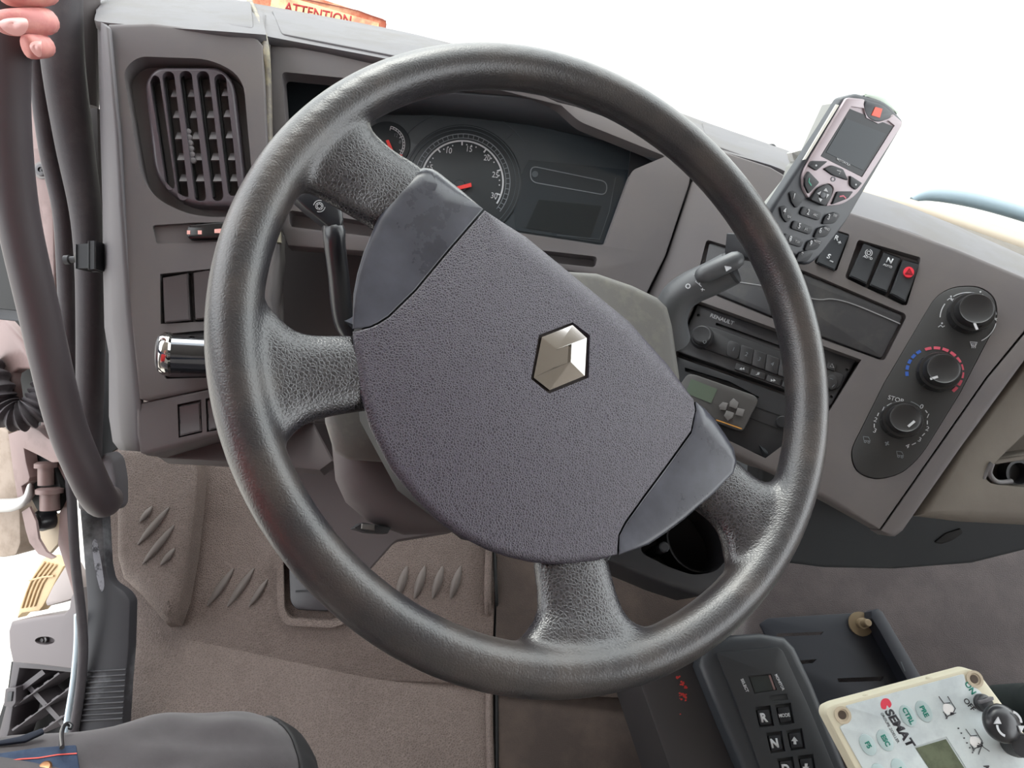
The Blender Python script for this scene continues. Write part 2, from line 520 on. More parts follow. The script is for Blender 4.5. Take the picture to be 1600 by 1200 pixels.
def wheel():
    MW = wheel_mat()
    T = thing('steering_wheel', WP.o - WP.n * 0.03, 'large worn black four-spoke steering wheel turned off centre, with grained cover and chrome emblem', 'steering wheel')
    # rim and spokes grow out of one skin, then are told apart
    bm = bmesh.new()
    def add_rows(rows, closed_path=False):
        vs = [[bm.verts.new(v) for v in r] for r in rows]; k = len(rows[0]); n = len(rows)
        for a in range(n if closed_path else n - 1):
            A, B = vs[a], vs[(a + 1) % n]
            for i in range(k):
                bm.faces.new((A[i], A[(i + 1) % k], B[(i + 1) % k], B[i]))
        if not closed_path:
            bm.faces.new(vs[0]); bm.faces.new(vs[-1][::-1])
    rows = []
    for a in range(180):
        t = 2 * PI * a / 180; D = wu * math.cos(t) + wv * math.sin(t); c = WP.o + D * WR
        rows.append([c + D * (math.cos(b) * Wr) + WP.n * (math.sin(b) * Wr * 1.08) for b in [2 * PI * k / 24 for k in range(24)]])
    add_rows(rows, True)
    sp = [[((560, 150), (425, 290), -.002, .011), ((578, 200), (478, 300), -.004, .011), ((612, 236), (535, 330), -.010, .012), ((662, 270), (588, 362), -.018, .013), ((740, 350), (670, 430), -.026, .013)],
          [((370, 435), (403, 745), -.002, .011), ((424, 482), (446, 695), -.005, .010), ((468, 520), (484, 662), -.010, .011), ((558, 525), (572, 643), -.018, .012), ((680, 530), (680, 640), -.026, .013)],
          [((775, 1043), (1065, 1012), -.002, .011), ((818, 990), (1004, 980), -.005, .010), ((839, 952), (972, 952), -.010, .011), ((834, 880), (947, 872), -.018, .012), ((830, 790), (930, 780), -.026, .013)],
          [((1256, 670), (1165, 900), -.002, .011), ((1222, 738), (1138, 892), -.005, .011), ((1188, 752), (1124, 832), -.010, .012), ((1142, 716), (1082, 792), -.018, .013), ((1060, 640), (1000, 730), -.026, .013)]]
    for S in sp:
        st = spline([(a[0], a[1], b[0], b[1], h, t) for a, b, h, t in [(s[0], s[1], s[2], s[3]) for s in S]] if False else [Vector((s[0][0], s[0][1], s[1][0], s[1][1])) for s in S], 6)
        hh = spline([Vector((s[2], s[3], 0)) for s in S], 6)
        rows = []
        for q, h in zip(st, hh):
            A = WP.P(q[0], q[1], h[0]); B = WP.P(q[2], q[3], h[0]); c = (A + B) / 2; e = (A - B) / 2
            rr = []
            for k in range(24):
                a = 2 * PI * k / 24
                ca, sa = math.cos(a), math.sin(a)
                ca = math.copysign(abs(ca) ** 0.75, ca); sa = math.copysign(abs(sa) ** 0.75, sa)
                rr.append(c + e * ca + WP.n * (sa * h[1]))
            rows.append(rr)
        add_rows(rows)
    bmesh.ops.recalc_face_normals(bm, faces=bm.faces)
    me = bpy.data.meshes.new('skin'); bm.to_mesh(me); bm.free()
    tmp = bpy.data.objects.new('skin', me); COL.objects.link(tmp)
    r_ = tmp.modifiers.new('r', 'REMESH'); r_.mode = 'VOXEL'; r_.voxel_size = 0.0028
    s_ = tmp.modifiers.new('s', 'SMOOTH'); s_.factor = 0.5; s_.iterations = 14
    dg = bpy.context.evaluated_depsgraph_get(); dg.update()
    ev = bpy.data.meshes.new_from_object(tmp.evaluated_get(dg))
    bpy.data.objects.remove(tmp)
    co = np.empty(len(ev.vertices) * 3, 'f'); ev.vertices.foreach_get('co', co); co = co.reshape(-1, 3)
    no = np.empty(len(ev.vertices) * 3, 'f'); ev.vertex_normals.foreach_get('vector', no); no = no.reshape(-1, 3)
    O = np.array(WP.o); x = (co - O) @ np.array(wu); y = (co - O) @ np.array(wv)
    rad = np.hypot(x, y); ang = np.arctan2(y, x)
    sang = []
    for S in sp:
        A = WP.P(*S[2][0], S[2][2]); B = WP.P(*S[2][1], S[2][2]); c = (A + B) / 2 - WP.o
        sang.append(math.atan2(c.dot(wv), c.dot(wu)))
    dif = np.stack([np.abs((ang - a + PI) % (2 * PI) - PI) for a in sang], 1).argmin(1)
    cls = np.where(rad > WR - Wr * 1.25, 0, 1 + dif)
    polys = [tuple(p.vertices) for p in ev.polygons]
    pc = [max(int(cls[i]) for i in p) for p in polys]
    for k in range(5):
        fs = [p for p, c in zip(polys, pc) if c == k]
        used = sorted({i for p in fs for i in p}); mp = {v: i for i, v in enumerate(used)}
        mm = bpy.data.meshes.new('part'); mm.from_pydata([tuple(co[i]) for i in used], [], [tuple(mp[i] for i in p) for p in fs])
        mm.polygons.foreach_set('use_smooth', [True] * len(mm.polygons))
        o = finish(mm, 'rim' if k == 0 else 'spoke', MW, T, 0)
        mm.polygons.foreach_set('use_smooth', [True] * len(mm.polygons))
        mm.normals_split_custom_set_from_vertices([tuple(no[i]) for i in used])
    bpy.data.meshes.remove(ev)
    # airbag cover between the two satin ears
    B = .022; s = .0012
    cov = [(757, 329, s), (788, 352, B), (820, 372, B), (870, 413, B), (925, 458, B), (980, 503, B), (1040, 570, B), (1083, 624, s),
           (1086, 640, s), (1079, 674, s), (1035, 735, s), (1003, 778, s), (976, 816, s), (966, 836, s), (964, 866, s),
           (930, 876, .005), (897, 881, .006), (862, 882, .006), (826, 878, .006), (792, 870, .006), (760, 859, .006), (716, 837, .006), (682, 812, .006), (650, 782, .006), (611, 735, .006),
           (594, 702, .006), (578, 669, .006), (562, 614, .006), (556, 580, .006), (552, 548, .006), (551, 518, .004), (566, 515, s), (579, 512, s), (592, 506, s), (608, 496, s), (650, 455, s), (705, 389, s)]
    ear1 = [(551, 514, s), (552, 460, .004), (558, 428, .005), (568, 394, .006), (589, 345, .007), (617, 300, .008), (642, 273, .012), (657, 264, .018), (672, 265, .022), (683, 271, .024), (720, 300, .024), (755, 327, s),
            (703, 387, s), (648, 453, s), (606, 494, s), (590, 504, s), (578, 510, s), (565, 513, s)]
    ear2 = [(1086, 627, s), (1098, 638, .018), (1112, 653, .018), (1130, 678, .017), (1145, 702, .013), (1150, 722, .006), (1145, 741, .004), (1112, 774, .004), (1068, 812, .004), (1040, 833, .004), (1013, 851, .004), (967, 867, s),
            (968, 837, s), (978, 818, s), (1005, 780, s), (1037, 737, s), (1081, 676, s), (1088, 642, s)]
    slab('hub_base', [(q[0] * .985 + 850 * .015, q[1] * .985 + 590 * .015) for q in cov[8:8] + [(700, 300), (760, 345), (1060, 620), (1130, 700), (1130, 735), (980, 850), (880, 868), (750, 845), (640, 760), (575, 640), (560, 500), (600, 360), (655, 285)]], WP, -.05, -.009, M_DARKER, T)
    hexo = [(894.7, 507), (918.5, 527.5), (915.5, 588), (858, 611), (832.5, 590.5), (845, 526)]
    hexh = [(894.7, 503.5), (922, 524), (920, 590), (858, 615), (829.5, 592), (842, 523.5)]
    shoulder('hub_cover', cov, WP, -.050, -.004, M_COVER, T, holes=[(hexh, .0035, False)], draft=-.028, seg=6, fall=.55)
    shoulder('trim_ear', ear1, WP, -.050, -.004, M_EAR, T, draft=-.02, seg=6, fall=.55)
    shoulder('trim_ear', ear2, WP, -.050, -.004, M_EAR, T, draft=-.02, seg=6, fall=.55)
    slab('emblem_socket', hexh, WP, -.030, -.0072, M_SOCKET, T)
    O_ = [(894.7, 508), (916.7, 528), (913.5, 587), (859, 609.5), (834, 590), (846.7, 526.7)]
    e1 = [WP.P(x, y, -.0040) for x, y in O_]; base = [v - WP.n * .004 for v in e1]
    I_ = [WP.P(870, 545.3, -.0014), WP.P(893.3, 537.3, -.0014), WP.P(891.7, 565.3, -.0014), WP.P(866, 574, -.0014)]
    P_ = [v - WP.n * .0025 for v in I_]
    vs = e1 + base + I_ + P_
    fs = [(5, 0, 1, 13, 12), (1, 2, 14, 13), (2, 3, 4, 15, 14), (4, 5, 12, 15), (12, 13, 17, 16), (13, 14, 18, 17), (14, 15, 19, 18), (15, 12, 16, 19), (16, 17, 18, 19)]
    fs += [(i, (i + 1) % 6, 6 + (i + 1) % 6, 6 + i) for i in range(6)]
    mesh('emblem', vs, fs, M_CHROME, T, 0, label='hexagonal chrome diamond emblem')
wheel()

# ---------------------------------------------------------------- steering column and its two stalks
def column():
    T = thing('steering_column', WP.o - WP.n * 0.30, 'grey plastic-shrouded steering column under the wheel hub', 'steering column')
    up = WP.up(-.075)
    shoulder('upper_shroud', [(870, 424, .006), (930, 428, .008), (985, 447, .010), (1024, 466, .012), (1040, 482, .012), (1048, 510, .010), (1060, 590, .008), (1062, 660, .008), (1000, 760, .01), (850, 780, .01), (700, 690, .01),
              (640, 700, .014), (596, 722, .014), (545, 718, .014), (522, 706, .014), (508, 660, .01), (505, 600, .01), (560, 520, .01), (700, 430, .01)], up, -.05, 0, M_SHROUD, T, draft=-.01)
    shoulder('lower_shroud', [(518, 690, .02), (524, 750, .025), (540, 785, .03), (575, 815, .03), (631, 836, .025), (700, 833, .02), (800, 810, .02), (900, 740, .02), (900, 600, .02), (600, 560, .02), (520, 600, .02)],
             WP.up(-.128), -.09, 0, M_BROWN, T, draft=-.012, seg=6, fall=1.0)
    lathe('column_tube', WP.o - WP.n * .50, WP.n, [(.045, 0), (.045, .42), (.04, .47)], M_DARK, T)
    q = WP.up(-.150)
    slab('release_catch', rnd([(553, 825), (566, 816), (612, 824), (606, 834), (575, 832)], 2), q, -.01, .012, M_DARK, T, bev=.001)
    slab('catch_tab', [(566, 818), (586, 820), (586, 829), (565, 826)], q, .006, .016, M_SHROUD, T, bev=.001)
column()

def stalks():
    # left: cranked retarder lever
    pts = [(525, 330, .53), (530, 345, .53)]
    T = thing('retarder_lever', at(548, 515, .56), 'cranked black lever with a brake symbol on its flat end, left of the hub', 'lever')
    path = [at(556, 530, .575), at(541, 508, .565), at(534, 480, .555), at(529, 430, .540), at(523, 380, .527), at(522, 362, .527), at(518, 352, .534)]
    tube('arm', path, [.0075, .0090, .0088, .0084, .0084, .0088, .0078], M_GL2, T, seg=16, sub=4, round_end=True)
    pl = Pl((500, 320, .517), (530, 350, .522), (480, 345, .512))
    shoulder('paddle', [(474, 297, .003), (492, 302, .003), (524, 318, .004), (534, 328, .005), (537, 345, .005), (531, 362, .004), (513, 354, .003), (478, 326, .002), (462, 311, .002)], pl, -.012, .001, M_GL2, T)
    cx, cy = 499, 322
    obs = [line_strip('t', disc_pts(cx, cy, 3.3, 20), pl, 1, .0015, M_PRINT, closed=True), line_strip('t', disc_pts(cx, cy, 5.8, 24), pl, 1, .0015, M_PRINT, closed=True)]
    for s0 in (PI * .15, PI * 1.15):
        obs.append(line_strip('t', [(cx + 9 * math.cos(s0 - .3 + k * .2), cy + 9 * math.sin(s0 - .3 + k * .2)) for k in range(10)], pl, 1.1, .0015, M_PRINT))
    for k in range(8):
        a = k * PI / 4
        obs.append(line_strip('t', [(cx + 3.5 * math.cos(a), cy + 3.5 * math.sin(a)), (cx + 5.8 * math.cos(a), cy + 5.8 * math.sin(a))], pl, 1, .0015, M_PRINT))
    multi('brake_symbol', obs, T)
    # right: wiper stalk
    T = thing('wiper_stalk', at(1045, 500, .66), 'thick grey wiper stalk with a ribbed end button and white symbols, right of the hub', 'lever')
    path = [at(1050, 530, .69), at(1046, 500, .672), at(1056, 470, .66), at(1076, 452, .652), at(1110, 436, .642), at(1141, 420, .632)]
    rows = tube_rings(spline(path, 5), [.0185 - .0022 * min(1, k / 14) for k in range(26)], 20, 1.0)
    grid('stem', rows, M_STALK, T, 50, closed=True, caps=True)
    d = (path[-1] - path[-2]).normalized()
    lathe('end_cap', path[-1], d, [(.016, 0), (.0155, .003), (.011, .004), (.004, .0048)], M_DARK, T)
    tube('button', [at(1100, 429, .618), at(1148, 407, .612)], .0085, M_STALK, T, seg=14, round_end=True)
    pl = Pl((1090, 440, .632), n=(-FW * .95 + UC * .25))
    obs = [line_strip('t', [(1087, 440), (1090, 435), (1095, 434), (1098, 438), (1092, 444)], pl, 1.0, .001, M_PRINT, closed=True),
           line_strip('t', [(1092, 444), (1096, 448)], pl, 1, .001, M_PRINT), line_strip('t', [(1084, 429), (1089, 427)], pl, 1.2, .001, M_PRINT),
           line_strip('t', [(1095, 452), (1101, 453)], pl, 1, .001, M_PRINT), line_strip('t', [(1098, 450), (1097, 455)], pl, 1, .001, M_PRINT),
           line_strip('t', disc_pts(1075, 447, 3.4, 8), pl, 1.6, .001, M_PRINT, closed=True)]
    multi('wiper_symbol', obs, T)
    pb = Pl((1138, 416, .606), n=(-FW * .95 + UC * .25))
    slab('pump_symbol', [(1132, 415), (1141, 411), (1143, 419), (1135, 424)], pb, -.0005, 0, M_PRINT, T)
M_GL2 = mat('satin black lever', (44, 45, 50), 0.28, spec=0.5)
M_STALK = mat('grey stalk plastic', (96, 98, 101), 0.42, spec=0.5, bump=('noise', 1200, 0.12, 0.0004))
stalks()
# ---------------------------------------------------------------- the cab's shell
L_ = Pl((170, 150, .66), (400, 150, .69), (200, 650, .65))      # left switch panel
B_ = Pl((420, 100, .73), (1070, 280, .76), (1000, 480, .745))   # frame round the instruments
K_ = Pl((600, 250, .80), (960, 330, .80), (700, 420, .79))     # instrument face
S_ = Pl((1075, 285, .765), (1400, 350, .69), (1340, 740, .66))  # centre stack facing the driver
M_WALL = mat('grey beige cab lining', (186, 178, 172), 0.8)
M_BODY = mat('pale painted door frame steel', (158, 134, 131), 0.45, spec=0.4, var=((140, 118, 114), 30, 0.5, 0.75))
M_SEAL = mat('black rubber door seal', (72, 67, 71), 0.62, spec=0.35, bump=('noise', 700, 0.3, 0.0005), var=((88, 83, 85), 40, 0.5, 0.75))
M_MAT  = mat('dusty brown rubber floor mat', (104, 90, 84), 0.6, spec=0.4, bump=('leather', 300, 0.5, 0.0012), var=((82, 70, 65), 9, 0.48, 0.68))
M_CARPET = mat('brown grey tunnel carpet', (84, 77, 78), 0.95, spec=0.1, bump=('noise', 900, 0.6, 0.002), var=((100, 92, 92), 12, 0.42, 0.65), sheen=0.3)
M_CARPET2 = mat('brown floor carpet', (76, 66, 62), 0.95, spec=0.1, bump=('noise', 800, 0.6, 0.002), var=((92, 80, 74), 14, 0.42, 0.65), sheen=0.2)
M_CONC = mat('sunlit concrete yard', (214, 210, 202), 0.9, var=((196, 192, 184), 3, 0.4, 0.6))

def quad(name, vs, mt, thick, kind='structure'):
    o = mesh(name, vs, [tuple(range(len(vs)))], mt, None, 0, solid=thick)
    if kind: o['kind'] = kind
    return o
o = quad('ground', [(-30, -20, -.95), (30, -20, -.95), (30, 40, -.95), (-30, 40, -.95)], M_CONC, .05)
quad('ceiling', [(-.9, -.75, 2.0), (1.9, -.75, 2.0), (1.9, .85, 2.0), (-.9, .85, 2.0)], M_WALL, .05)
quad('wall_back', [(-.9, -.75, -.1), (1.9, -.75, -.1), (1.9, -.75, 2.0), (-.9, -.75, 2.0)], M_WALL, .05)
quad('wall_right', [(1.9, -.75, -.1), (1.9, 1.0, -.1), (1.9, 1.0, .85), (1.9, -.75, .85)], M_WALL, .05)
quad('floor', [(-.50, -.75, -.08), (1.9, -.75, -.08), (1.9, 1.0, -.08), (-.50, 1.0, -.08)], M_DARK, .03)
quad('wall_left', [(-.9, -.75, -.1), (-.9, -.32, -.1), (-.9, -.32, 2.0), (-.9, -.75, 2.0)], M_WALL, .05)
# windscreen
M_GLASS = bpy.data.materials.new('windscreen glass'); M_GLASS.use_nodes = True
_n = M_GLASS.node_tree; _n.nodes.remove(_n.nodes['Principled BSDF'])
_t = _n.nodes.new('ShaderNodeBsdfTransparent'); _t.inputs[0].default_value = (.97, .985, .975, 1)
_g = _n.nodes.new('ShaderNodeBsdfGlossy'); _g.inputs['Roughness'].default_value = 0.02
_x = _n.nodes.new('ShaderNodeMixShader'); _x.inputs[0].default_value = 0.05
_n.links.new(_t.outputs[0], _x.inputs[1]); _n.links.new(_g.outputs[0], _x.inputs[2]); _n.links.new(_x.outputs[0], _n.nodes['Material Output'].inputs[0])
quad('window_1', [(-1.0, 1.17, .40), (2.0, 1.17, .40), (2.0, .92, 2.0), (-1.0, .92, 2.0)], M_GLASS, .004)
o = quad('wall_front', [(-.9, 1.14, -.1), (1.9, 1.14, -.1), (1.9, 1.14, .36), (-.9, 1.14, .36)], M_DARK, .03)

# ---------------------------------------------------------------- dashboard
def V3(l): return [at(*q) for q in l]
def dash():
    T = thing('dashboard', at(700, 300, .85), 'taupe grey cab dashboard wrapping round the driver from the door to the centre stack', 'dashboard')
    # left switch panel with the hollow round the air vent
    ho = rnd([(192, 110, 32), (215, 88, 26), (330, 92, 30), (380, 120, 36), (396, 300, 40), (390, 338, 30), (300, 340, 50), (225, 300, 60)], 20, 5)
    sw = [(250, 428), (330, 420), (396, 416), (396, 498), (330, 502), (251, 506)]
    sk = rnd([(255, 522), (330, 515), (396, 512), (396, 588), (330, 590), (257, 592)], 4)
    slot = rnd([(238, 352), (300, 348), (410, 346), (410, 374), (300, 380), (244, 381)], 5)
    outl = [(163, 48, .006), (172, 40, .006), (240, 38, .006), (398, 57, .004), (411, 72, .002), (415, 160, .002), (418, 220, .002), (424, 300, .003), (432, 380, .006), (424, 470, .006), (440, 560, .006), (440, 592, .004),
            (330, 607, .004), (232, 627, .004), (219, 624, .004), (212, 560, .003), (203, 485, .003), (190, 320, .003), (184, 210, .004), (170, 90, .004)]
    shoulder('left_panel', outl, L_, -.09, 0, M_DASH, T, seg=4, fall=1.0, holes=[(ho, .022, True), (sw, .012, True), (sk, .012, True), (slot, .004, True)])
    # its outer side, down along the door seal
    a = [(152, 30), (156, 190), (160, 320), (161, 420), (163, 512), (170, 553), (170, 650), (176, 690), (186, 703)]
    b = [(168, 44), (184, 210), (191, 320), (197, 400), (204, 485), (212, 560), (219, 626), (220, 680), (222, 706)]
    rows = []
    for t, dd in ((0, .05), (.35, .02), (.8, .002), (1, 0)):
        rows.append([at(p[0] * (1 - t) + q[0] * t, p[1] * (1 - t) + q[1] * t, .655 + dd) for p, q in zip(a, b)])
    grid('side_cheek', rows, M_DASHL2, T, 50, solid=.004)
    # dash top: pale shelf running back to the windscreen, with a rounded front lip
    edge = [(150, 0, .95), (218, -30, .96), (385, 3, .955), (440, 13, .95), (605, 44, .95), (700, 66, .955), (900, 118, .955), (1090, 186, .94), (1205, 226, .92), (1245, 240, .90)]
    lip  = [(152, 28, .70), (172, 36, .672), (400, 53, .69), (424, 58, .725), (605, 92, .735), (700, 112, .74), (900, 160, .755), (1085, 224, .765), (1204, 258, .75), (1236, 274, .745)]
    E_ = spline(V3(edge), 4); P_ = spline(V3(lip), 4)
    up = Vector((0, 0, 1))
    rows = [[e - up * .10 for e in E_], [e - up * .008 for e in E_], E_, [e.lerp(p, .12) + up * .002 for e, p in zip(E_, P_)], [e.lerp(p, .5) + up * .004 for e, p in zip(E_, P_)],
            [e.lerp(p, .93) + up * .002 for e, p in zip(E_, P_)], [p + up * 0 for p in P_], [p - up * .008 - Vector((0, .001, 0)) for p in P_]]
    grid('dash_top', rows, M_DASHL, T, 60, solid=.004)
    # face of the dash between the left panel and the centre stack; deep opening for the instruments
    oi = rnd([(440, 112, 8), (560, 124, 8), (700, 132, 10), (840, 146, 10), (872, 160, 8), (905, 190, 12), (965, 214, 10), (1040, 244, 4), (988, 266, 6), (945, 384, 10), (800, 362, 8), (455, 322, 12)], 10, 4)
    s1 = rnd([(451, 328), (600, 350), (600, 372), (452, 354)], 8, 4)
    s2 = rnd([(820, 388), (934, 401), (930, 418), (815, 405)], 7, 4)
    slab('instrument_frame', [(421, 62), (605, 96), (700, 116), (900, 165), (1085, 230), (1078, 286), (1040, 400), (1000, 480), (992, 500), (930, 430), (800, 410), (449, 384), (440, 360), (432, 300), (424, 200)], B_, -.02, 0, M_DASH, T, bev=.003,
         holes=[(oi, .0205, False), (s1, .016, True), (s2, .016, True)])
    # hood: the deep walls of the opening run back to the instrument face
    n = len(oi); A = [B_.P(x, y, -.004) for x, y in oi]
    cx, cy = 715, 262
    Bk = [K_.P(cx + (x - cx) * 1.0 + 4, cy + (y - cy) * 1.0 + 3, -.004) for x, y in oi]
    grid('instrument_hood', [A, [a.lerp(b, .5) for a, b in zip(A, Bk)], Bk], M_HOOD, T, 40, solid=-.003, closed=True)
    # hood roof sloping down over the clocks (pale corner seen past the wheel rim)
    rows = [V3([(560, 120, .75), (700, 142, .755), (870, 158, .765), (1000, 205, .765), (1075, 262, .768)]),
            V3([(590, 175, .80), (700, 180, .81), (860, 200, .81), (960, 222, .79), (1040, 262, .775)])]
    grid('hood_brow', [spline(r, 5) for r in rows], M_HOOD, T, 50, solid=.003)
    # knee panel under the instruments
    kp = Pl((480, 450, .80), (900, 440, .82), (500, 700, .76))
    slab('knee_panel', [(436, 372), (600, 396), (800, 412), (930, 430), (1000, 470), (1040, 640), (760, 740), (600, 720), (540, 660), (440, 660), (424, 600)], kp, -.01, 0, M_BROWN, T, bev=.004)
    tube('knee_rib', [kp.P(432, 372, .03), kp.P(428, 440, .03), kp.P(430, 520, .03), kp.P(436, 600, .03)], .010, M_DASH, T)
    # under the left panel
    up2 = Pl((214, 640, .655), (340, 630, .665), (225, 705, .65))
    shoulder('switch_box', [(214, 632, .004), (222, 629, .003), (330, 608, .003), (470, 590, .003), (480, 655, .004), (344, 680, .004), (232, 712, .005), (221, 708, .005), (216, 680, .003)], up2, -.05, 0, M_BROWN, T, fall=1.0,
             holes=[([(277, 632), (314, 624), (316, 676), (279, 684)], .006, True), ([(321, 623), (360, 615), (362, 668), (323, 675)], .006, True), ([(366, 614), (405, 606), (408, 660), (369, 667)], .006, True)])
    slab('lower_cover', [(238, 708), (344, 672), (480, 645), (520, 720), (500, 735), (360, 722), (250, 716)], Pl((240, 710, .70), (480, 660, .72), (360, 722, .70)), -.02, 0, M_BROWN, T, bev=.003)
    c2 = Pl((450, 700, .80), (620, 800, .80), (560, 900, .77))
    slab('column_cover', rnd([(430, 655), (560, 640), (700, 700), (760, 800), (705, 831), (617, 845), (579, 888), (560, 905), (500, 900), (455, 840), (380, 700)], 8), c2, -.02, 0, M_BROWN, T, bev=.004)
    return T
M_DASHL2 = mat('taupe dash side plastic', (104, 100, 104), 0.62, spec=0.35, bump=('noise', 1300, 0.25, 0.0005))
M_HOOD = mat('instrument hood plastic', (84, 87, 92), 0.6, spec=0.35, bump=('noise', 1500, 0.1, 0.0003))
DASH = dash()

# inset cover plates on the pale shelf
def shelf_plate(pts, d, label_parent):
    pl = Pl(*d)
    slab('inset_cover', rnd(pts, 5), pl, -.004, .0025, M_DASHL, label_parent, bev=.0015)
shelf_plate([(219, -8), (392, 2), (396, 43), (242, 29)], ((219, -8, .86), (392, 2, .88), (398, 49, .705)), DASH)
shelf_plate([(424, 14), (440, 16), (700, 66), (760, 84), (770, 118), (605, 84), (440, 52)], ((424, 14, .90), (700, 66, .915), (605, 86, .75)), DASH)
shelf_plate([(1097, 189), (1200, 224), (1205, 234), (1203, 252), (1198, 256), (1120, 228), (1100, 205)], ((1097, 189, .915), (1200, 224, .90), (1198, 256, .77)), DASH)
# rubber joint strip between left panel and instrument frame
tube('joint_strip', V3([(390, 2, .93), (402, 30, .80), (413, 66, .705), (418, 130, .705), (420, 215, .703), (426, 300, .70), (434, 380, .70)]), .0042, mat('dusty joint strip', (120, 112, 104), .6, var=((176, 168, 140), 30, .45, .6)), DASH, sub=4, seg=8)
for q in ((1206, 231, .905), (1213, 256, .80)):
    lathe('screw_head', at(*q), (0, -.4, .9), [(.0055, -.002), (.0055, .002), (.003, .004)], M_DARK, DASH, seg=12)

# ---------------------------------------------------------------- air vent
def vent():
    V = L_.up(-.015)
    T = thing('air_vent', V.P(308, 215), 'rounded air vent with five tall slots in the left dash panel', 'air vent')
    out = rnd([(225, 128, 22), (242, 104, 18), (345, 104, 26), (366, 128, 30), (385, 300, 34), (378, 322, 26), (290, 320, 36), (242, 280, 50)], 20, 6)
    # five upright slots between narrow bars
    slots = []
    tops = [(242, 118), (263, 111.5), (290, 110.5), (317, 111), (344, 115.5)]
    bots = [(266, 297), (286, 313), (313, 316), (340, 314), (364, 306)]
    for (x0, y0), (x1, y1), wd in zip(tops, bots, (8.2, 9.6, 10, 10, 9.4)):
        p = [(x0 + wd * math.cos(a), y0 + 9 - 9 * math.sin(a)) for a in [PI - k * PI / 8 for k in range(9)]]
        q = [(x1 + wd * .9 * math.cos(a), y1 - 9 - 9 * math.sin(a)) for a in [-k * PI / 8 for k in range(9)]]
        mid = (tops[4][0], 0)
        slots.append((p + q, .0045, False))
    slab('grille', out, V, -.006, .010, M_VENT, T, bev=.004, holes=slots, seg=3)
    slab('duct', [(238, 122), (352, 112), (376, 310), (282, 308)], V, -.0085, -.007, M_BLACK, T)
    # cross vanes behind, little upward-facing blades
    for r_ in range(5):
        for c in range(4):
            x = 276 + c * 26.5 + r_ * 3.2; y = 140 + r_ * 33
            vs = [V.P(x - 9, y + 11, .0045), V.P(x + 9, y + 11, .0045), V.P(x + 7, y, -.003), V.P(x - 5, y, -.003)]
            mesh('vane', vs, [(0, 1, 2, 3)], M_VANE, T, 0, solid=.001)
    for c in range(5):
        (x0, y0), (x1, y1) = tops[c], bots[c]
        tube('blade', [V.P(x0 - 5, y0 + 6, .001), V.P(x1 - 5, y1 - 6, .001)], .0016, M_BLACK, T, seg=6)  # black rods that paint the dark blade shadows into the slots
    for k in range(6):
        a = V.P(294 + k * 1.6, 206 + k * 9, .004)
        lathe('wheel_notch', a, V.n, [(.0035, 0), (.003, .0015), (.001, .002)], M_VANE, T, seg=8)
M_VENT = mat('mauve grey vent plastic', (92, 85, 92), 0.32, spec=0.5)
M_VANE = mat('grey vane plastic', (128, 124, 128), 0.5)
vent()

# ---------------------------------------------------------------- switches of the left panel
def rocker(name, pts, pl, lab, grp=None, h0=-.010, h1=.0035, m=None, cat='switch'):
    """a rocker: a key in two slightly tilted halves in a dark bezel"""
    c = sum((Vector(p) for p in pts), Vector((0, 0))) / 4
    T = thing(name, pl.P(c.x, c.y), lab, cat, grp)
    mid = [((Vector(pts[0]) + Vector(pts[3])) / 2), ((Vector(pts[1]) + Vector(pts[2])) / 2)]
    m = m or M_KEY
    mid0, mid1 = (mid[0].x, mid[0].y), (mid[1].x, mid[1].y)
    tops = [pl.P(*pts[0], h1), pl.P(*pts[1], h1), pl.P(*mid1, h1 - .0022), pl.P(*mid0, h1 - .0022), pl.P(*pts[2], h1 - .0008), pl.P(*pts[3], h1 - .0008)]
    n = pl.n
    bot = [v - n * (v - pl.P(0, 0)).dot(n) + n * h0 for v in tops]
    vs = tops + bot
    fs = [(0, 1, 2, 3), (3, 2, 4, 5), (6, 7, 1, 0), (7, 8, 2, 1), (8, 10, 4, 2), (10, 11, 5, 4), (11, 9, 3, 5), (9, 6, 0, 3)]
    me = bpy.data.meshes.new('key'); me.from_pydata([tuple(v) for v in vs], [], fs)
    bm = bmesh.new(); bm.from_mesh(me); bmesh.ops.recalc_face_normals(bm, faces=bm.faces)
    eg = [e for e in bm.edges if sum(v.index < 6 for v in e.verts) == 2]
    bmesh.ops.bevel(bm, geom=eg, offset=.0010, segments=2, affect='EDGES')
    bm.to_mesh(me); bm.free()
    o = finish(me, 'key', m, T, 30)
    g = [(q[0] + (q[0] - c.x) * .07, q[1] + (q[1] - c.y) * .05) for q in pts]
    slab('bezel', rnd(g, 3), pl, h0 - .001, h0 + .004, M_DARKER, T, bev=.0006)
    return T
LS = M_ROCK = mat('brown grey rocker plastic', (84, 79, 81), 0.38, spec=0.45)
rocker('rocker_switch', [(254, 434), (293, 427), (297, 500), (257, 504)], L_, 'plain dark rocker switch nearest the door, right under the narrow slot', 'blank rockers of the left dash panel', m=M_ROCK)
rocker('rocker_switch', [(302, 426), (341, 420), (345, 496), (305, 499)], L_, 'plain dark rocker switch half hidden behind the wheel rim', 'blank rockers of the left dash panel', m=M_ROCK)
rocker('rocker_switch', [(350, 419), (389, 415), (393, 492), (353, 495)], L_, 'plain dark rocker switch behind the wheel rim and beside the lever', 'blank rockers of the left dash panel', m=M_ROCK)
up2 = Pl((214, 640, .655), (340, 630, .665), (225, 705, .65))
rocker('rocker_switch', [(280, 636), (312, 629), (314, 673), (281, 681)], up2, 'low plain rocker in the box under the left dash panel, nearer the door', 'blank rockers of the lower box', h0=-.006, h1=.001, m=M_ROCK)
rocker('rocker_switch', [(324, 627), (356, 620), (359, 665), (326, 672)], up2, 'low plain rocker in the box under the left dash panel, cut by the wheel rim', 'blank rockers of the lower box', h0=-.006, h1=.001, m=M_ROCK)
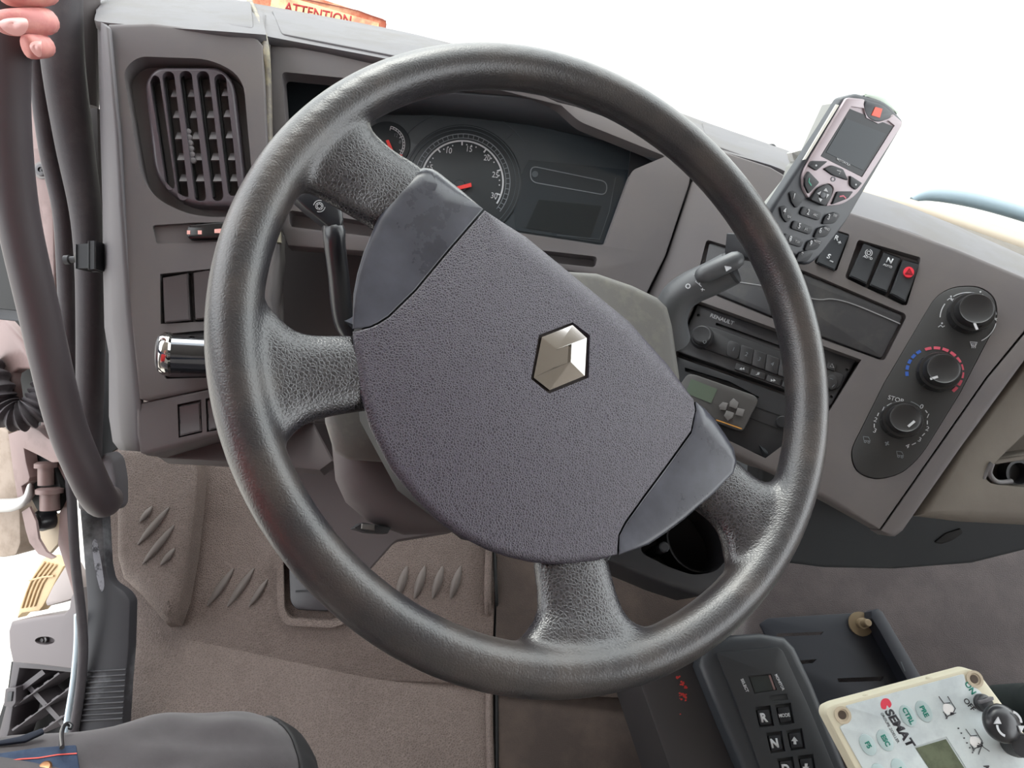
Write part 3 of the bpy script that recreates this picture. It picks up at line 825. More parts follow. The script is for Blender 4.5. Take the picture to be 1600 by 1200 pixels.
rocker('rocker_switch', [(369, 618), (401, 611), (404, 656), (371, 663)], up2, 'low plain rocker of the lower box hidden behind the wheel rim', 'blank rockers of the lower box', h0=-.006, h1=.001, m=M_ROCK)
# headlamp levelling slot with lit marks
T = thing('slider_control', L_.P(320, 361), 'slim black slider with three pink lit marks below the air vent', 'slider')
slab('body', rnd([(291, 352), (340, 347), (405, 345), (405, 369), (340, 372), (292, 373)], 8), L_, -.004, .004, M_GLOSS, T, bev=.0018)
for a in ([(292, 360), (297, 360), (297, 366), (292, 366)], [(309, 360), (315, 360), (315, 366), (309, 366)], [(335, 358), (347, 357), (347, 364), (335, 364)]):
    slab('mark', a, L_, .003, .0046, mat('pink lit mark', (240, 178, 170), .5), T)
# chrome ignition barrel
T = thing('ignition_barrel', L_.P(300, 555), 'thick chrome-collared cylinder with a round end cap standing out of the left dash panel', 'ignition lock')
a = L_.P(352, 557, .022); d = (L_.P(262, 553, .030) - a).normalized()
slab('socket', rnd([(256, 524), (330, 516), (394, 513), (394, 587), (330, 589), (258, 590)], 3), L_, -.011, -.004, M_DARK, T, bev=.001)
lathe('barrel', a, d, [(.0185, -.02), (.0185, .045), (.0185, .052)], mat('smoked chrome', (120, 122, 128), .13, metal=1.0), T)
lathe('collar', a + d * .047, d, [(.0190, -.001), (.0205, .001), (.0205, .006), (.0185, .009)], M_CHROME, T)
lathe('end_cap', a + d * .05, d, [(.0180, 0), (.0165, .008), (.012, .0095), (.011, .0085), (.001, .0085)], mat('dull grey cap', (110, 110, 114), .3, metal=.4), T)
# ---------------------------------------------------------------- instruments
def arc(cx, cy, r, a0, a1, n=24, ry=None, rot=0):
    ry = ry or r
    return [(cx + r * math.cos(math.radians(a0 + (a1 - a0) * k / (n - 1))), cy + ry * math.sin(math.radians(a0 + (a1 - a0) * k / (n - 1)))) for k in range(n)]

def cluster():
    T = thing('instrument_cluster', K_.P(740, 280), 'dark instrument cluster with a rev counter, a small pressure gauge and a blank display', 'instrument cluster')
    slab('face', rnd([(430, 100), (560, 110), (700, 130), (870, 145), (1000, 240), (1000, 262), (950, 392), (800, 372), (440, 335)], 6), K_, -.015, 0, M_CLUST, T, bev=.001)
    # smooth glass-like field on the right with a thin frame line
    slab('display_field', [(826, 250), (986, 266), (946, 381), (806, 360), (800, 300)], K_, 0, .0012, mat('tinted instrument lens', (52, 60, 66), .16, spec=.5), T)
    slab('display_screen', [(842, 312), (940, 322), (922, 372), (822, 356)], K_, .0012, .0018, mat('dead display glass', (34, 42, 46), .1, spec=.5), T)
    line_strip('frame_line', [(962, 277), (952, 330), (937, 374), (870, 367)], K_, 1.2, .0018, M_PRINTF, T)
    line_strip('pill_outline', rnd([(829, 259), (949, 284), (947, 305), (829, 284)], 11, 6), K_, 1.5, .0018, M_PRINTD, T, closed=True)
    # big gauge
    cx, cy = 722, 284
    G = slab('rev_counter', disc_pts(cx, cy, 93, 48, 90), K_, 0, .0016, M_GAUGE, T, bev=.001)
    obs = [line_strip('t', arc(cx, cy, 75, 172, 398, 50), K_, 1.3, .0022, M_PRINTD), line_strip('t', arc(cx, cy, 68.5, 172, 398, 50), K_, 1.0, .0022, M_PRINTD)]
    for k in range(35):
        a = math.radians(174 + k * 6.5)
        obs.append(line_strip('t', [(cx + 69 * math.cos(a), cy + 69 * math.sin(a)), (cx + 75 * math.cos(a), cy + 75 * math.sin(a))], K_, 1.0, .0022, M_PRINTD))
    multi('outer_scale', obs, G)
    obs = [line_strip('t', arc(cx, cy, 64, 176, 392, 50), K_, 2.4, .0022, M_PRINT)]
    for k, a in enumerate((197, 233.5, 270, 306.5, 343, 379)):
        a = math.radians(a)
        obs.append(line_strip('t', [(cx + 57 * math.cos(a), cy + 57 * math.sin(a)), (cx + 64 * math.cos(a), cy + 64 * math.sin(a))], K_, 2.2, .0022, M_PRINT))
    multi('inner_scale', obs, G)
    obs = []
    for k in range(36):
        if k % 5:
            a = math.radians(189.7 + k * 7.3 - 0)
            if a > math.radians(392): break
            obs.append(slab('t', disc_pts(cx + 58.5 * math.cos(a), cy + 58.5 * math.sin(a), 1.1, 6), K_, .0016, .0022, M_PRINT))
    multi('scale_dot', obs, G)
    for s, x, y in (('5', 674, 262), ('10', 701, 235.5), ('15', 733, 233), ('20', 761, 247), ('25', 774, 273.5), ('30', 772, 306)):
        text(s, K_, x, y, 9.5, M_PRINT, G, d=(1, .12), h=.0022, sx=.82)
    obs = [line_strip('t', arc(cx, cy, r, 0, 360, 60, r * .975), K_, .9, .0022, M_PRINTF, closed=True) for r in (84, 90)]
    multi('ring', obs, G)
    lathe('needle_hub', K_.P(718, 292, .001), K_.n, [(.008, 0), (.008, .002), (.007, .003), (.001, .003)], M_GAUGE, G)
    mesh('needle', [K_.P(700, 295, .006), K_.P(699, 300.5, .006), K_.P(737, 291.5, .006), K_.P(736, 285.5, .006)], [(0, 1, 2, 3)], M_NEEDLE, G, 0, solid=.001)
    # small gauge
    cx, cy = 604, 225
    G = slab('pressure_gauge', disc_pts(cx, cy, 37, 36, 36), K_, 0, .0016, M_GAUGE, T, bev=.001)
    obs = [line_strip('t', arc(cx, cy, 28.5, -76, 35, 20), K_, 1.1, .0022, M_PRINT), line_strip('t', arc(cx, cy, 25.5, -76, 35, 20), K_, 1.0, .0022, M_PRINTD)]
    for k in range(12):
        a = math.radians(-76 + k * 10.1)
        obs.append(line_strip('t', [(cx + (22 if k % 5 == 0 else 25.5) * math.cos(a), cy + (22 if k % 5 == 0 else 25.5) * math.sin(a)), (cx + 28.5 * math.cos(a), cy + 28.5 * math.sin(a))], K_, 1.1, .0022, M_PRINT))
    multi('scale', obs, G)
    text('12', K_, 618.5, 211.5, 6, M_PRINTD, G, d=(1, .2), h=.0022, sx=.85)
    text('8', K_, 625, 222, 5.5, M_PRINTD, G, d=(1, .2), h=.0022)
    mesh('needle', [K_.P(603, 220, .006), K_.P(607.5, 219, .006), K_.P(614, 234, .006), K_.P(609, 236, .006)], [(0, 1, 2, 3)], M_NEEDLE, G, 0, solid=.001)
    slab('red_mark', [(625, 240), (629, 242), (626, 246), (622, 244)], K_, .0016, .0022, M_RED, G)
    # warning-lamp arch above the big gauge
    for a in (-115, -97, -80, -62, -45):
        a = math.radians(a)
        line_strip('lamp_divider', [(722 + 98 * math.cos(a), 284 + 96 * math.sin(a)), (722 + 110 * math.cos(a), 284 + 107 * math.sin(a))], K_, 1.0, .0012, M_PRINTF, T)
    line_strip('lamp_arch', arc(722, 284, 116, 200, 330, 30, 113), K_, 1.4, .0012, M_PRINTF, T)
    slab('lamp_symbol', disc_pts(836, 272, 5, 14), K_, .0012, .0018, M_PRINTF, T)
M_GAUGE = mat('gauge face', (46, 52, 56), .45)
M_NEEDLE = mat('red needle', (222, 54, 50), .5, emit=((222, 54, 50), .12))
cluster()

# ---------------------------------------------------------------- centre stack
def stack():
    T = DASH
    # openings: radio bay, rocker bay, pocket, climate panel
    radio = [(1086, 468), (1346, 562), (1298, 640), (1196, 716), (1040, 640), (1045, 560)]
    rk = rnd([(1341, 374), (1438, 402), (1438, 408), (1417, 477), (1410, 477), (1320, 434)], 5)
    rs = rnd([(1292, 355), (1328, 366), (1307, 424), (1272, 411)], 4)
    pk = rnd([(1104, 374), (1200, 404), (1262, 425), (1414, 490), (1416, 496), (1383, 562), (1376, 563), (1290, 532), (1118, 462), (1090, 445), (1092, 420)], 6)
    out = [(1080, 286, .004), (1125, 236, .003), (1204, 262, .002), (1320, 330, .004), (1390, 352, .006), (1495, 390, .006), (1600, 434, .006), (1720, 490, .006), (1700, 545, .003), (1600, 517, .001), (1540, 590, .001),
           (1374, 827, .001), (1300, 786, .005), (1235, 752, .005), (1120, 700, .004), (1000, 650, .004), (980, 560, .004), (1004, 480, .002), (1042, 400, .002)]
    shoulder('stack_panel', out, S_, -.05, 0, M_DASH, T, fall=1.0, holes=[(radio, .03, True), (rk, .010, True), (rs, .010, True), (pk, .008, True), (HV, .003, True)])
    shoulder('stack_side_band', [(1603, 519, .001), (1542, 592, .001), (1376, 829, .001), (1390, 838, .003), (1398, 838, .005), (1410, 829, .006), (1500, 700, .006), (1600, 563, .006), (1690, 470, .006), (1690, 450, .001)], S_, -.06, -.001, M_DASH, T, fall=1.0)
    # pale top lip of the stack, from the phone to the right edge
    e = V3([(1200, 258, .79), (1290, 285, .80), (1341, 297, .80), (1442, 331, .79), (1600, 400, .775), (1720, 455, .76)])
    f = V3([(1190, 272, .752), (1290, 322, .735), (1325, 336, .722), (1392, 352, .700), (1495, 390, .682), (1600, 434, .668), (1720, 490, .655)])
    E_ = spline(e, 6)[::1]; F_ = spline(f, 5)[::1]
    k = min(len(E_), len(F_)); E_ = E_[:k]; F_ = F_[:k]
    rows = [[p - Vector((0, 0, .06)) for p in E_], [p - Vector((0, 0, .003)) for p in E_], E_, [a.lerp(b, .5) + Vector((0, 0, .005)) for a, b in zip(E_, F_)], F_, [p - S_.n * .012 for p in F_]]
    grid('stack_top', rows, M_DASHL, T, 60, solid=.004)
    # beige defroster shelf behind it and the passenger side of the dash
    rows = [V3([(1240, 262, .92), (1340, 292, .92), (1420, 310, .915), (1600, 365, .90), (1760, 420, .88)]), V3([(1240, 285, .86), (1340, 305, .86), (1420, 326, .86), (1600, 388, .85), (1760, 440, .84)]), V3([(1240, 330, .83), (1340, 335, .83), (1420, 352, .83), (1600, 420, .82), (1760, 470, .80)])]
    grid('defroster_shelf', [spline(r, 4) for r in rows[:2]], mat('light beige shelf', (176, 162, 142), .65), T, 50, solid=.008)  # shelf in a lighter beige than the step below it
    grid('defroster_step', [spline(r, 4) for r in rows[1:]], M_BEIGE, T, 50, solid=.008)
    return T
HV = rnd([(1490, 447, 16), (1530, 446, 22), (1556, 463, 22), (1560, 500, 22), (1500, 615, 0), (1440, 712, 20), (1408, 742, 20), (1366, 751, 20), (1335, 738, 20), (1327, 706, 20), (1380, 600, 0), (1445, 490, 8), (1462, 462, 16)], 10)
stack()
PB = Pl((1600, 600, .665), (1450, 760, .655), (1600, 780, .66))
def passenger():
    T = DASH
    hole = rnd([(1538, 746), (1555, 722), (1640, 640), (1760, 600), (1760, 762), (1600, 762), (1548, 756)], 8)
    shoulder('passenger_dash', [(1603, 562, .004), (1500, 702, .004), (1412, 828, .004), (1432, 800, .002), (1420, 805, .012), (1500, 815, .014), (1600, 820, .014), (1800, 815, .012), (1800, 500, .01), (1680, 490, .004)][:2] + [(1425, 806, .008), (1500, 815, .014), (1600, 820, .014), (1800, 815, .012), (1800, 500, .01), (1680, 490, .004)],
             PB, -.05, 0, M_BEIGE, T, fall=1.0, holes=[(hole, .045, True)])
    slab('shelf_bar', rnd([(1542, 718), (1640, 704), (1640, 713), (1556, 726)], 3), PB, -.030, -.002, M_BEIGE, T, bev=.002)
    tube('pocket_rim', [PB.P(1535, 748, -.002), PB.P(1550, 724, .001), PB.P(1546, 740, .0), PB.P(1558, 753, -.004), PB.P(1580, 752, -.01)], .0025, M_DASHL, T, sub=5, seg=8)
    lathe('cup_ring', PB.P(1578, 738, -.040), PB.n, [(.014, 0), (.014, .012), (.011, .012), (.010, .001)], M_DARK, T)
    # dark lower dash with a bowed lower edge, a black patch painted on for its shadowed notch
    lo = Pl((1250, 800, .72), (1600, 820, .72), (1400, 890, .74))
    slab('lower_dash', [(1190, 700), (1400, 780), (1440, 790), (1620, 800), (1800, 790), (1800, 830), (1600, 864), (1520, 884), (1400, 893), (1290, 891), (1235, 884), (1180, 860)], lo, -.04, 0, M_NAVY, T, bev=.008, seg=4)
    q = lo
    slab('notch_shade', rnd([(1460, 848), (1478, 834), (1502, 826), (1505, 833), (1488, 845), (1470, 851)], 3), q, -.001, .0015, M_BLACK, T, bev=.0006)
passenger()

# radio, tachograph and blanks in the radio bay
def bay():
    R = S_.up(-.012)
    T = thing('radio', R.P(1200, 560), 'grey cab radio lettered in white with a round volume knob and preset keys', 'radio')
    face = [(1090, 476), (1338, 562), (1298, 634), (1058, 549)]
    cdslot = [(1119, 504), (1222, 541), (1220, 545), (1118, 508)]
    holes = [(disc_pts(x, y, 2.4, 10), .004, True) for x, y in ((1091.5, 492.5), (1069, 539), (1323, 578), (1299, 620))]
    slab('faceplate', rnd(face, 2), R, -.02, 0, M_RADIO, T, bev=.0012, holes=holes + [(cdslot, .006, True)])
    text('RENAULT', R, 1128, 499, 6.0, M_PRINT, T, d=(26, 9.3), h=.0005, sx=1.05, bold=.03)
    slab('raised_strip', rnd([(1086, 522), (1100, 508), (1120, 513), (1320, 586), (1312, 606), (1290, 612), (1112, 549), (1090, 540)], 6), R, 0, .003, M_RADIO2, T, bev=.001)
    b = R.P(1097, 528, .0); n = R.n
    K = lathe('volume_knob', b, n, [(.0125, 0), (.0125, .006), (.0112, .0085), (.0105, .0085), (.0098, .016), (.0085, .0172), (.001, .0165)], M_RADIO2, T)
    pk = R.up(.0175)
    line_strip('power_mark', arc(1101, 534, 2.4, -50, 230, 10), pk, .8, 0, M_PRINTD, K)
    dx = Vector((20.3, 7.6))
    for k in range(6):
        c = Vector((1146, 546)) + dx * k
        s = 10 if k else 10
        p = [(c.x - 8.2, c.y - 15.5), (c.x + 11.5, c.y - 8.5), (c.x + 7.5, c.y + 16.5), (c.x - 12, c.y + 9.5)]
        ky = slab('preset_key', rnd(p, [3, 3][0] if k else 8), R, .002, .0048, M_RADIO2, T, bev=.0007)
        text(str(k + 1), R, c.x, c.y, 6.5, M_PRINTD, ky, d=(26, 9.3), h=.0052)
    for k in range(4):
        c = Vector((1159.5, 576)) + Vector((24.5, 9)) * k
        p = [(c.x - 9, c.y - 9), (c.x + 12, c.y - 1.5), (c.x + 10, c.y + 8.5), (c.x - 12, c.y + 1)]
        ky = slab('small_key', rnd(p, 1.5), R, -.001, .003, M_RADIO2, T, bev=.0006)
        if k == 1:
            text('\u266b', R, c.x, c.y - 1, 6, M_PRINT, ky, d=(26, 9.3), h=.0034)
        else:
            sg = -1 if k == 0 else 1
            for o_ in (-2.3, 1.7):
                slab('skip_mark', [(c.x + o_ - 1.6 * sg, c.y - 2.2), (c.x + o_ + 2.0 * sg, c.y + .6), (c.x + o_ - 2.0 * sg, c.y + 2)], R, .003, .0034, M_PRINT, ky)
    slab('eject_key', rnd([(1294, 564), (1307, 569), (1304, 580), (1291, 575)], 2), R, .002, .0045, M_RADIO2, T, bev=.0006)
    line_strip('eject_mark', [(1297, 573), (1300, 568), (1303, 574.5)], R, .8, .0048, M_PRINT, T, closed=True)
    slab('rocker_pad', disc_pts(1300, 597, 9, 20, 12), R, .002, .005, M_RADIO2, T, bev=.001)
    line_strip('rocker_mark', [(1297, 591), (1302, 593)], R, .9, .0053, M_PRINTD, T)
    line_strip('rocker_mark', [(1300, 605), (1304, 601)], R, .9, .0053, M_PRINTD, T)
    # tachograph / heater timer under the radio
    Q = S_.up(-.014)
    T = thing('tachograph', Q.P(1125, 620), 'grey control unit with green display and four arrow keys under the radio', 'control unit')
    slab('slot_panel', [(1054, 556), (1296, 642), (1262, 700), (1196, 714), (1036, 650), (1040, 600)], Q, -.015, 0, M_DARK, T, bev=.001, holes=[([(1070, 574), (1140, 596), (1186, 620), (1184, 624), (1136, 603), (1070, 580)], .008, True)])
    body = rnd([(1074, 584, 6), (1086, 585, 4), (1180, 618, 6), (1185, 626, 4), (1161, 673, 5), (1152, 672, 4), (1040, 632, 4)], 4)
    BD = slab('display_unit', body, Q, 0, .010, M_UNIT, T, bev=.0015)
    slab('display', [(1080, 592), (1121, 608), (1111, 630), (1071, 614)], Q, .0095, .0106, M_LCD, BD)
    for i, p in enumerate([[(1146, 622), (1154, 629), (1151, 639), (1139, 635), (1140, 628)], [(1129, 628), (1138, 630), (1134, 641), (1125, 640), (1123, 634)],
              [(1152, 637), (1164, 640), (1160, 651), (1149, 648)], [(1135, 641), (1147, 645), (1145, 652), (1137, 657), (1131, 650)]]):
        slab('arrow_key', p, Q, .0095, .0125, M_ARROW, BD, bev=.0008)
    line_strip('orange_line', [(1119, 656), (1159, 670)], Q, 1.6, .0106, mat('orange line', (214, 154, 70), .5), BD)
    text('info', Q, 1100, 640, 4.5, M_PRINTD, BD, d=(26, 9.3), h=.0107)
    lathe('push_button', Q.P(1222, 660, 0), Q.n, [(.0065, 0), (.0065, .004), (.0055, .005), (.001, .005)], M_DARKER, T, seg=16)
    line_strip('seam', [(1176, 634), (1226, 652)], Q, 1, .0006, M_BLACK, T)
    line_strip('seam', [(1168, 652), (1216, 670)], Q, 1, .0006, M_BLACK, T)
M_RADIO = mat('radio faceplate', (66, 65, 68), .5)
M_RADIO2 = mat('radio key plastic', (52, 52, 55), .42)
M_UNIT = mat('warm dark grey unit', (84, 82, 82), .5)
M_LCD = mat('grey green display', (104, 118, 104), .25, spec=.5)
M_ARROW = mat('grey arrow key', (128, 126, 126), .5)
bay()

# storage pocket lid
T = thing('pocket_lid', S_.P(1260, 470), 'dark dust-marked storage pocket lid with a curved top seam above the radio', 'lid')
slab('lid', rnd([(1108, 379), (1200, 408), (1262, 430), (1408, 492), (1410, 497), (1379, 558), (1374, 559), (1290, 528), (1120, 459), (1095, 442)], 5), S_, -.0078, -.002, M_DUSTY, T, bev=.0015) if False else None
M_DUSTY = mat('dust-marked dark plastic', (60, 60, 64), .5, var=((84, 82, 80), 26, .5, .72))
slab('lid', rnd([(1108, 379), (1200, 408), (1262, 430), (1408, 492), (1410, 497), (1379, 558), (1374, 559), (1290, 528), (1120, 459), (1095, 442)], 5), S_, -.0078, -.002, M_DUSTY, T, bev=.0015)
line_strip('curved_seam', [tuple(v) for v in spline([(1150, 440), (1205, 449), (1272, 467), (1300, 467), (1330, 474), (1370, 490), (1407, 506)], 5)], S_, 1.6, -.0012, mat('pale seam', (150, 150, 152), .5), T)

# rockers of the centre stack
g = 'lettered rockers of the centre stack'
t1 = rocker('rocker_switch', [(1350, 380), (1376, 390), (1354, 443), (1327, 431)], S_, 'centre stack rocker with a hill-hold brake symbol over the word AUTO', g, h0=-.009, h1=.004)
t2 = rocker('rocker_switch', [(1381, 394), (1407, 404), (1386, 456), (1359, 445)], S_, 'centre stack rocker lettered N over AUTO', g, h0=-.009, h1=.004)
t3 = rocker('rocker_switch', [(1411, 406), (1437, 413), (1415, 471), (1391, 458)], S_, 'hazard rocker with a red disc and warning triangle', g, h0=-.009, h1=.004)
t4 = rocker('rocker_switch', [(1296, 358), (1326, 368), (1304, 422), (1276, 410)], S_, 'rocker lettered R plus and S minus beside the handset foot', g, h0=-.009, h1=.004)
hp = .0047; dd = (25, 8.5)
obs = [line_strip('t', disc_pts(1357.5, 395, 2.8, 12), S_, 1, hp, M_PRINT, closed=True), line_strip('t', arc(1357.5, 395, 5.4, 110, 250, 9), S_, 1, hp, M_PRINT), line_strip('t', arc(1357.5, 395, 5.4, -70, 70, 9), S_, 1, hp, M_PRINT)]
multi('brake_symbol', obs, t1)
text('AUTO', S_, 1356, 402.5, 3.6, M_PRINT, t1, d=dd, h=hp, bold=.02)
text('N', S_, 1390, 407.5, 8.5, M_PRINT, t2, d=dd, h=hp, bold=.03)
text('AUTO', S_, 1387, 415.5, 3.4, M_PRINT, t2, d=dd, h=hp, bold=.02)
slab('red_disc', disc_pts(1420, 425, 8.3, 22), S_, .002, hp, M_REDD, t3) if False else None
M_REDD = mat('bright red disc', (226, 40, 62), .45)
slab('red_disc', disc_pts(1420, 425, 8.3, 22), S_, .002, hp, M_REDD, t3)
line_strip('triangle', [(1421, 419.5), (1426, 429), (1414.5, 427.5)], S_, 1.2, hp + .0005, M_BLACK, t3, closed=True)
line_strip('triangle', [(1420.6, 422.8), (1423, 427.2), (1417.5, 426.5)], S_, .7, hp + .0005, M_BLACK, t3, closed=True)
text('R', S_, 1307, 372, 7.5, M_PRINT, t4, d=dd, h=hp, bold=.03); text('+', S_, 1311.5, 379.5, 7, M_PRINT, t4, d=dd, h=hp, bold=.02)
text('S', S_, 1295, 401, 7.5, M_PRINT, t4, d=dd, h=.004, bold=.03); line_strip('minus', [(1296.5, 407), (1302, 409.4)], S_, 1.4, .004, M_PRINT, t4)

# climate panel
def climate():
    T = thing('climate_panel', S_.P(1445, 600), 'long oval black heater panel with three round knobs, blue and rose scale in the middle', 'heater panel')
    c = Vector((1445, 600))
    slab('plate', [(c.x + (x - c.x) * .985, c.y + (y - c.y) * .992) for x, y in HV], S_, -.0025, .0008, M_PANEL, T, bev=.0008)
    H = .0012
    for (bx, by), (tx, ty), r, (p0, p1) in (((1514, 492), (1523, 500), 31, ((1522.5, 504.5), (1527, 515))), ((1464, 583), (1471, 590), 30, ((1453.5, 592), (1465.5, 588.5))), ((1406, 657.5), (1415, 667), 28.5, ((1419, 666.5), (1429, 658)))):
        k = S_.depth(bx, by) / FPX
        b = S_.P(bx, by); t = S_.P(tx, ty, .026)
        ax = S_.n
        r1 = r * k
        kb = lathe('knob', b, ax, [(r1, 0), (r1, .010), (r1 * .96, .0115), (r1 * .82, .0115), (r1 * .79, .020), (r1 * .73, .0222), (r1 * .66, .0215), (.001, .0212)], M_KNOB, T, seg=40)
        q = S_.up(.0214)
        line_strip('pointer', [p0, p1], q, 3.6, .0006, M_PRINT, kb)
        for a in range(0, 360, 45):
            v = b + (S_.P(bx + 10, by) - b).normalized() * math.cos(math.radians(a)) * r1 * .985 + S_.n.cross((S_.P(bx + 10, by) - b).normalized()) * math.sin(math.radians(a)) * r1 * .985
            box3('grip_rib', v + ax * .006, .0010, .0010, .009, (1, 0, 0), (0, 1, 0), ax, M_KNOB, kb)
    # temperature scale
    for k in range(5):
        a0 = 172 + k * 14.5
        mk = line_strip('cold_mark', arc(1460, 582, 43, a0, a0 + 10, 4, 39), S_, 4.4, H, M_BLUE, T)
    for k in range(9):
        a0 = 249 + k * 18.4
        line_strip('warm_mark', arc(1461, 582, 43, a0, a0 + 13.5, 5, 38.5), S_, 4.4, H, M_PINK, T)
    # air-flow scale
    for a0, a1 in ((182, 214), (238, 286), (305, 352), (12, 62)):
        line_strip('flow_arc', arc(1513, 497, 44, a0, a1, 10, 40), S_, 1.3, H, M_PRINT, T)
    def fig(x, y, k):
        o = [line_strip('t', [(x - 5, y + 2), (x - 1, y - 1), (x + 2, y + 2), (x + 5, y)], S_, 1.2, H, M_PRINT), slab('t', disc_pts(x + 1, y - 4, 1.4, 8), S_, .0008, H, M_PRINT)]
        if k: o.append(line_strip('t', [(x + 1, y - 2), (x + 4, y + 4)], S_, 1.2, H, M_PRINT))
        multi('flow_symbol', o, T)
    fig(1485, 467, 1); fig(1531, 460, 0); fig(1553, 497, 1); fig(1471, 509, 0)
    multi('screen_symbol', [line_strip('t', [(1516, 534), (1527, 535), (1524, 541), (1518, 540)], S_, 1.1, H, M_PRINT, closed=True)] + [line_strip('t', [(1519 + 2.6 * i, 536), (1518.5 + 2.6 * i, 544)], S_, .8, H, M_PRINT) for i in range(3)], T)
    # fan scale
    text('STOP', S_, 1399.5, 624, 7.0, M_PRINT, T, d=(26, 7.5), h=H, sx=.95)
    for s, x, y in (('0', 1440, 635.5), ('1', 1450, 650), ('2', 1449, 670), ('3', 1437, 687), ('4', 1418, 697), ('1', 1380, 639), ('2', 1368, 656), ('3', 1367, 673)):
        text(s, S_, x, y, 7.2, M_PRINT, T, d=(24, 9), h=H)
    for a, b in (((1386, 634), (1393, 630)), ((1373, 645), (1371, 650)), ((1366, 662), (1366, 668)), ((1446, 641), (1449, 645)), ((1449, 657), (1449, 663)), ((1445, 677), (1441, 681)), ((1431, 692), (1425, 695))):
        line_strip('scale_dash', [a, b], S_, 1.3, H, M_PRINT, T)
    line_strip('scale_arc', arc(1408, 658, 40, -68, -36, 8, 33), S_, 1.2, H, M_PRINTD, T)
    for x, y in ((1354, 687), (1406, 710)):
        multi('vehicle_symbol', [line_strip('t', [(x - 5, y - 5), (x + 3, y - 4), (x + 6, y + 2), (x - 4, y + 1)], S_, 1, H, M_PRINTD, closed=True), line_strip('t', disc_pts(x - 2, y + 3, 1.6, 8), S_, 1, H, M_PRINTD, closed=True), line_strip('t', disc_pts(x + 3.5, y + 4, 1.6, 8), S_, 1, H, M_PRINTD, closed=True)], T)
    multi('fan_symbol', [line_strip('t', [(1383, 691), (1389, 695)], S_, 2, H, M_PRINTD), line_strip('t', [(1384, 696), (1388, 690)], S_, 2, H, M_PRINTD)], T)
M_PANEL = mat('matt black heater panel', (44, 44, 45), .5)
M_KNOB = mat('black knob plastic', (40, 40, 42), .34, spec=.55)
climate()

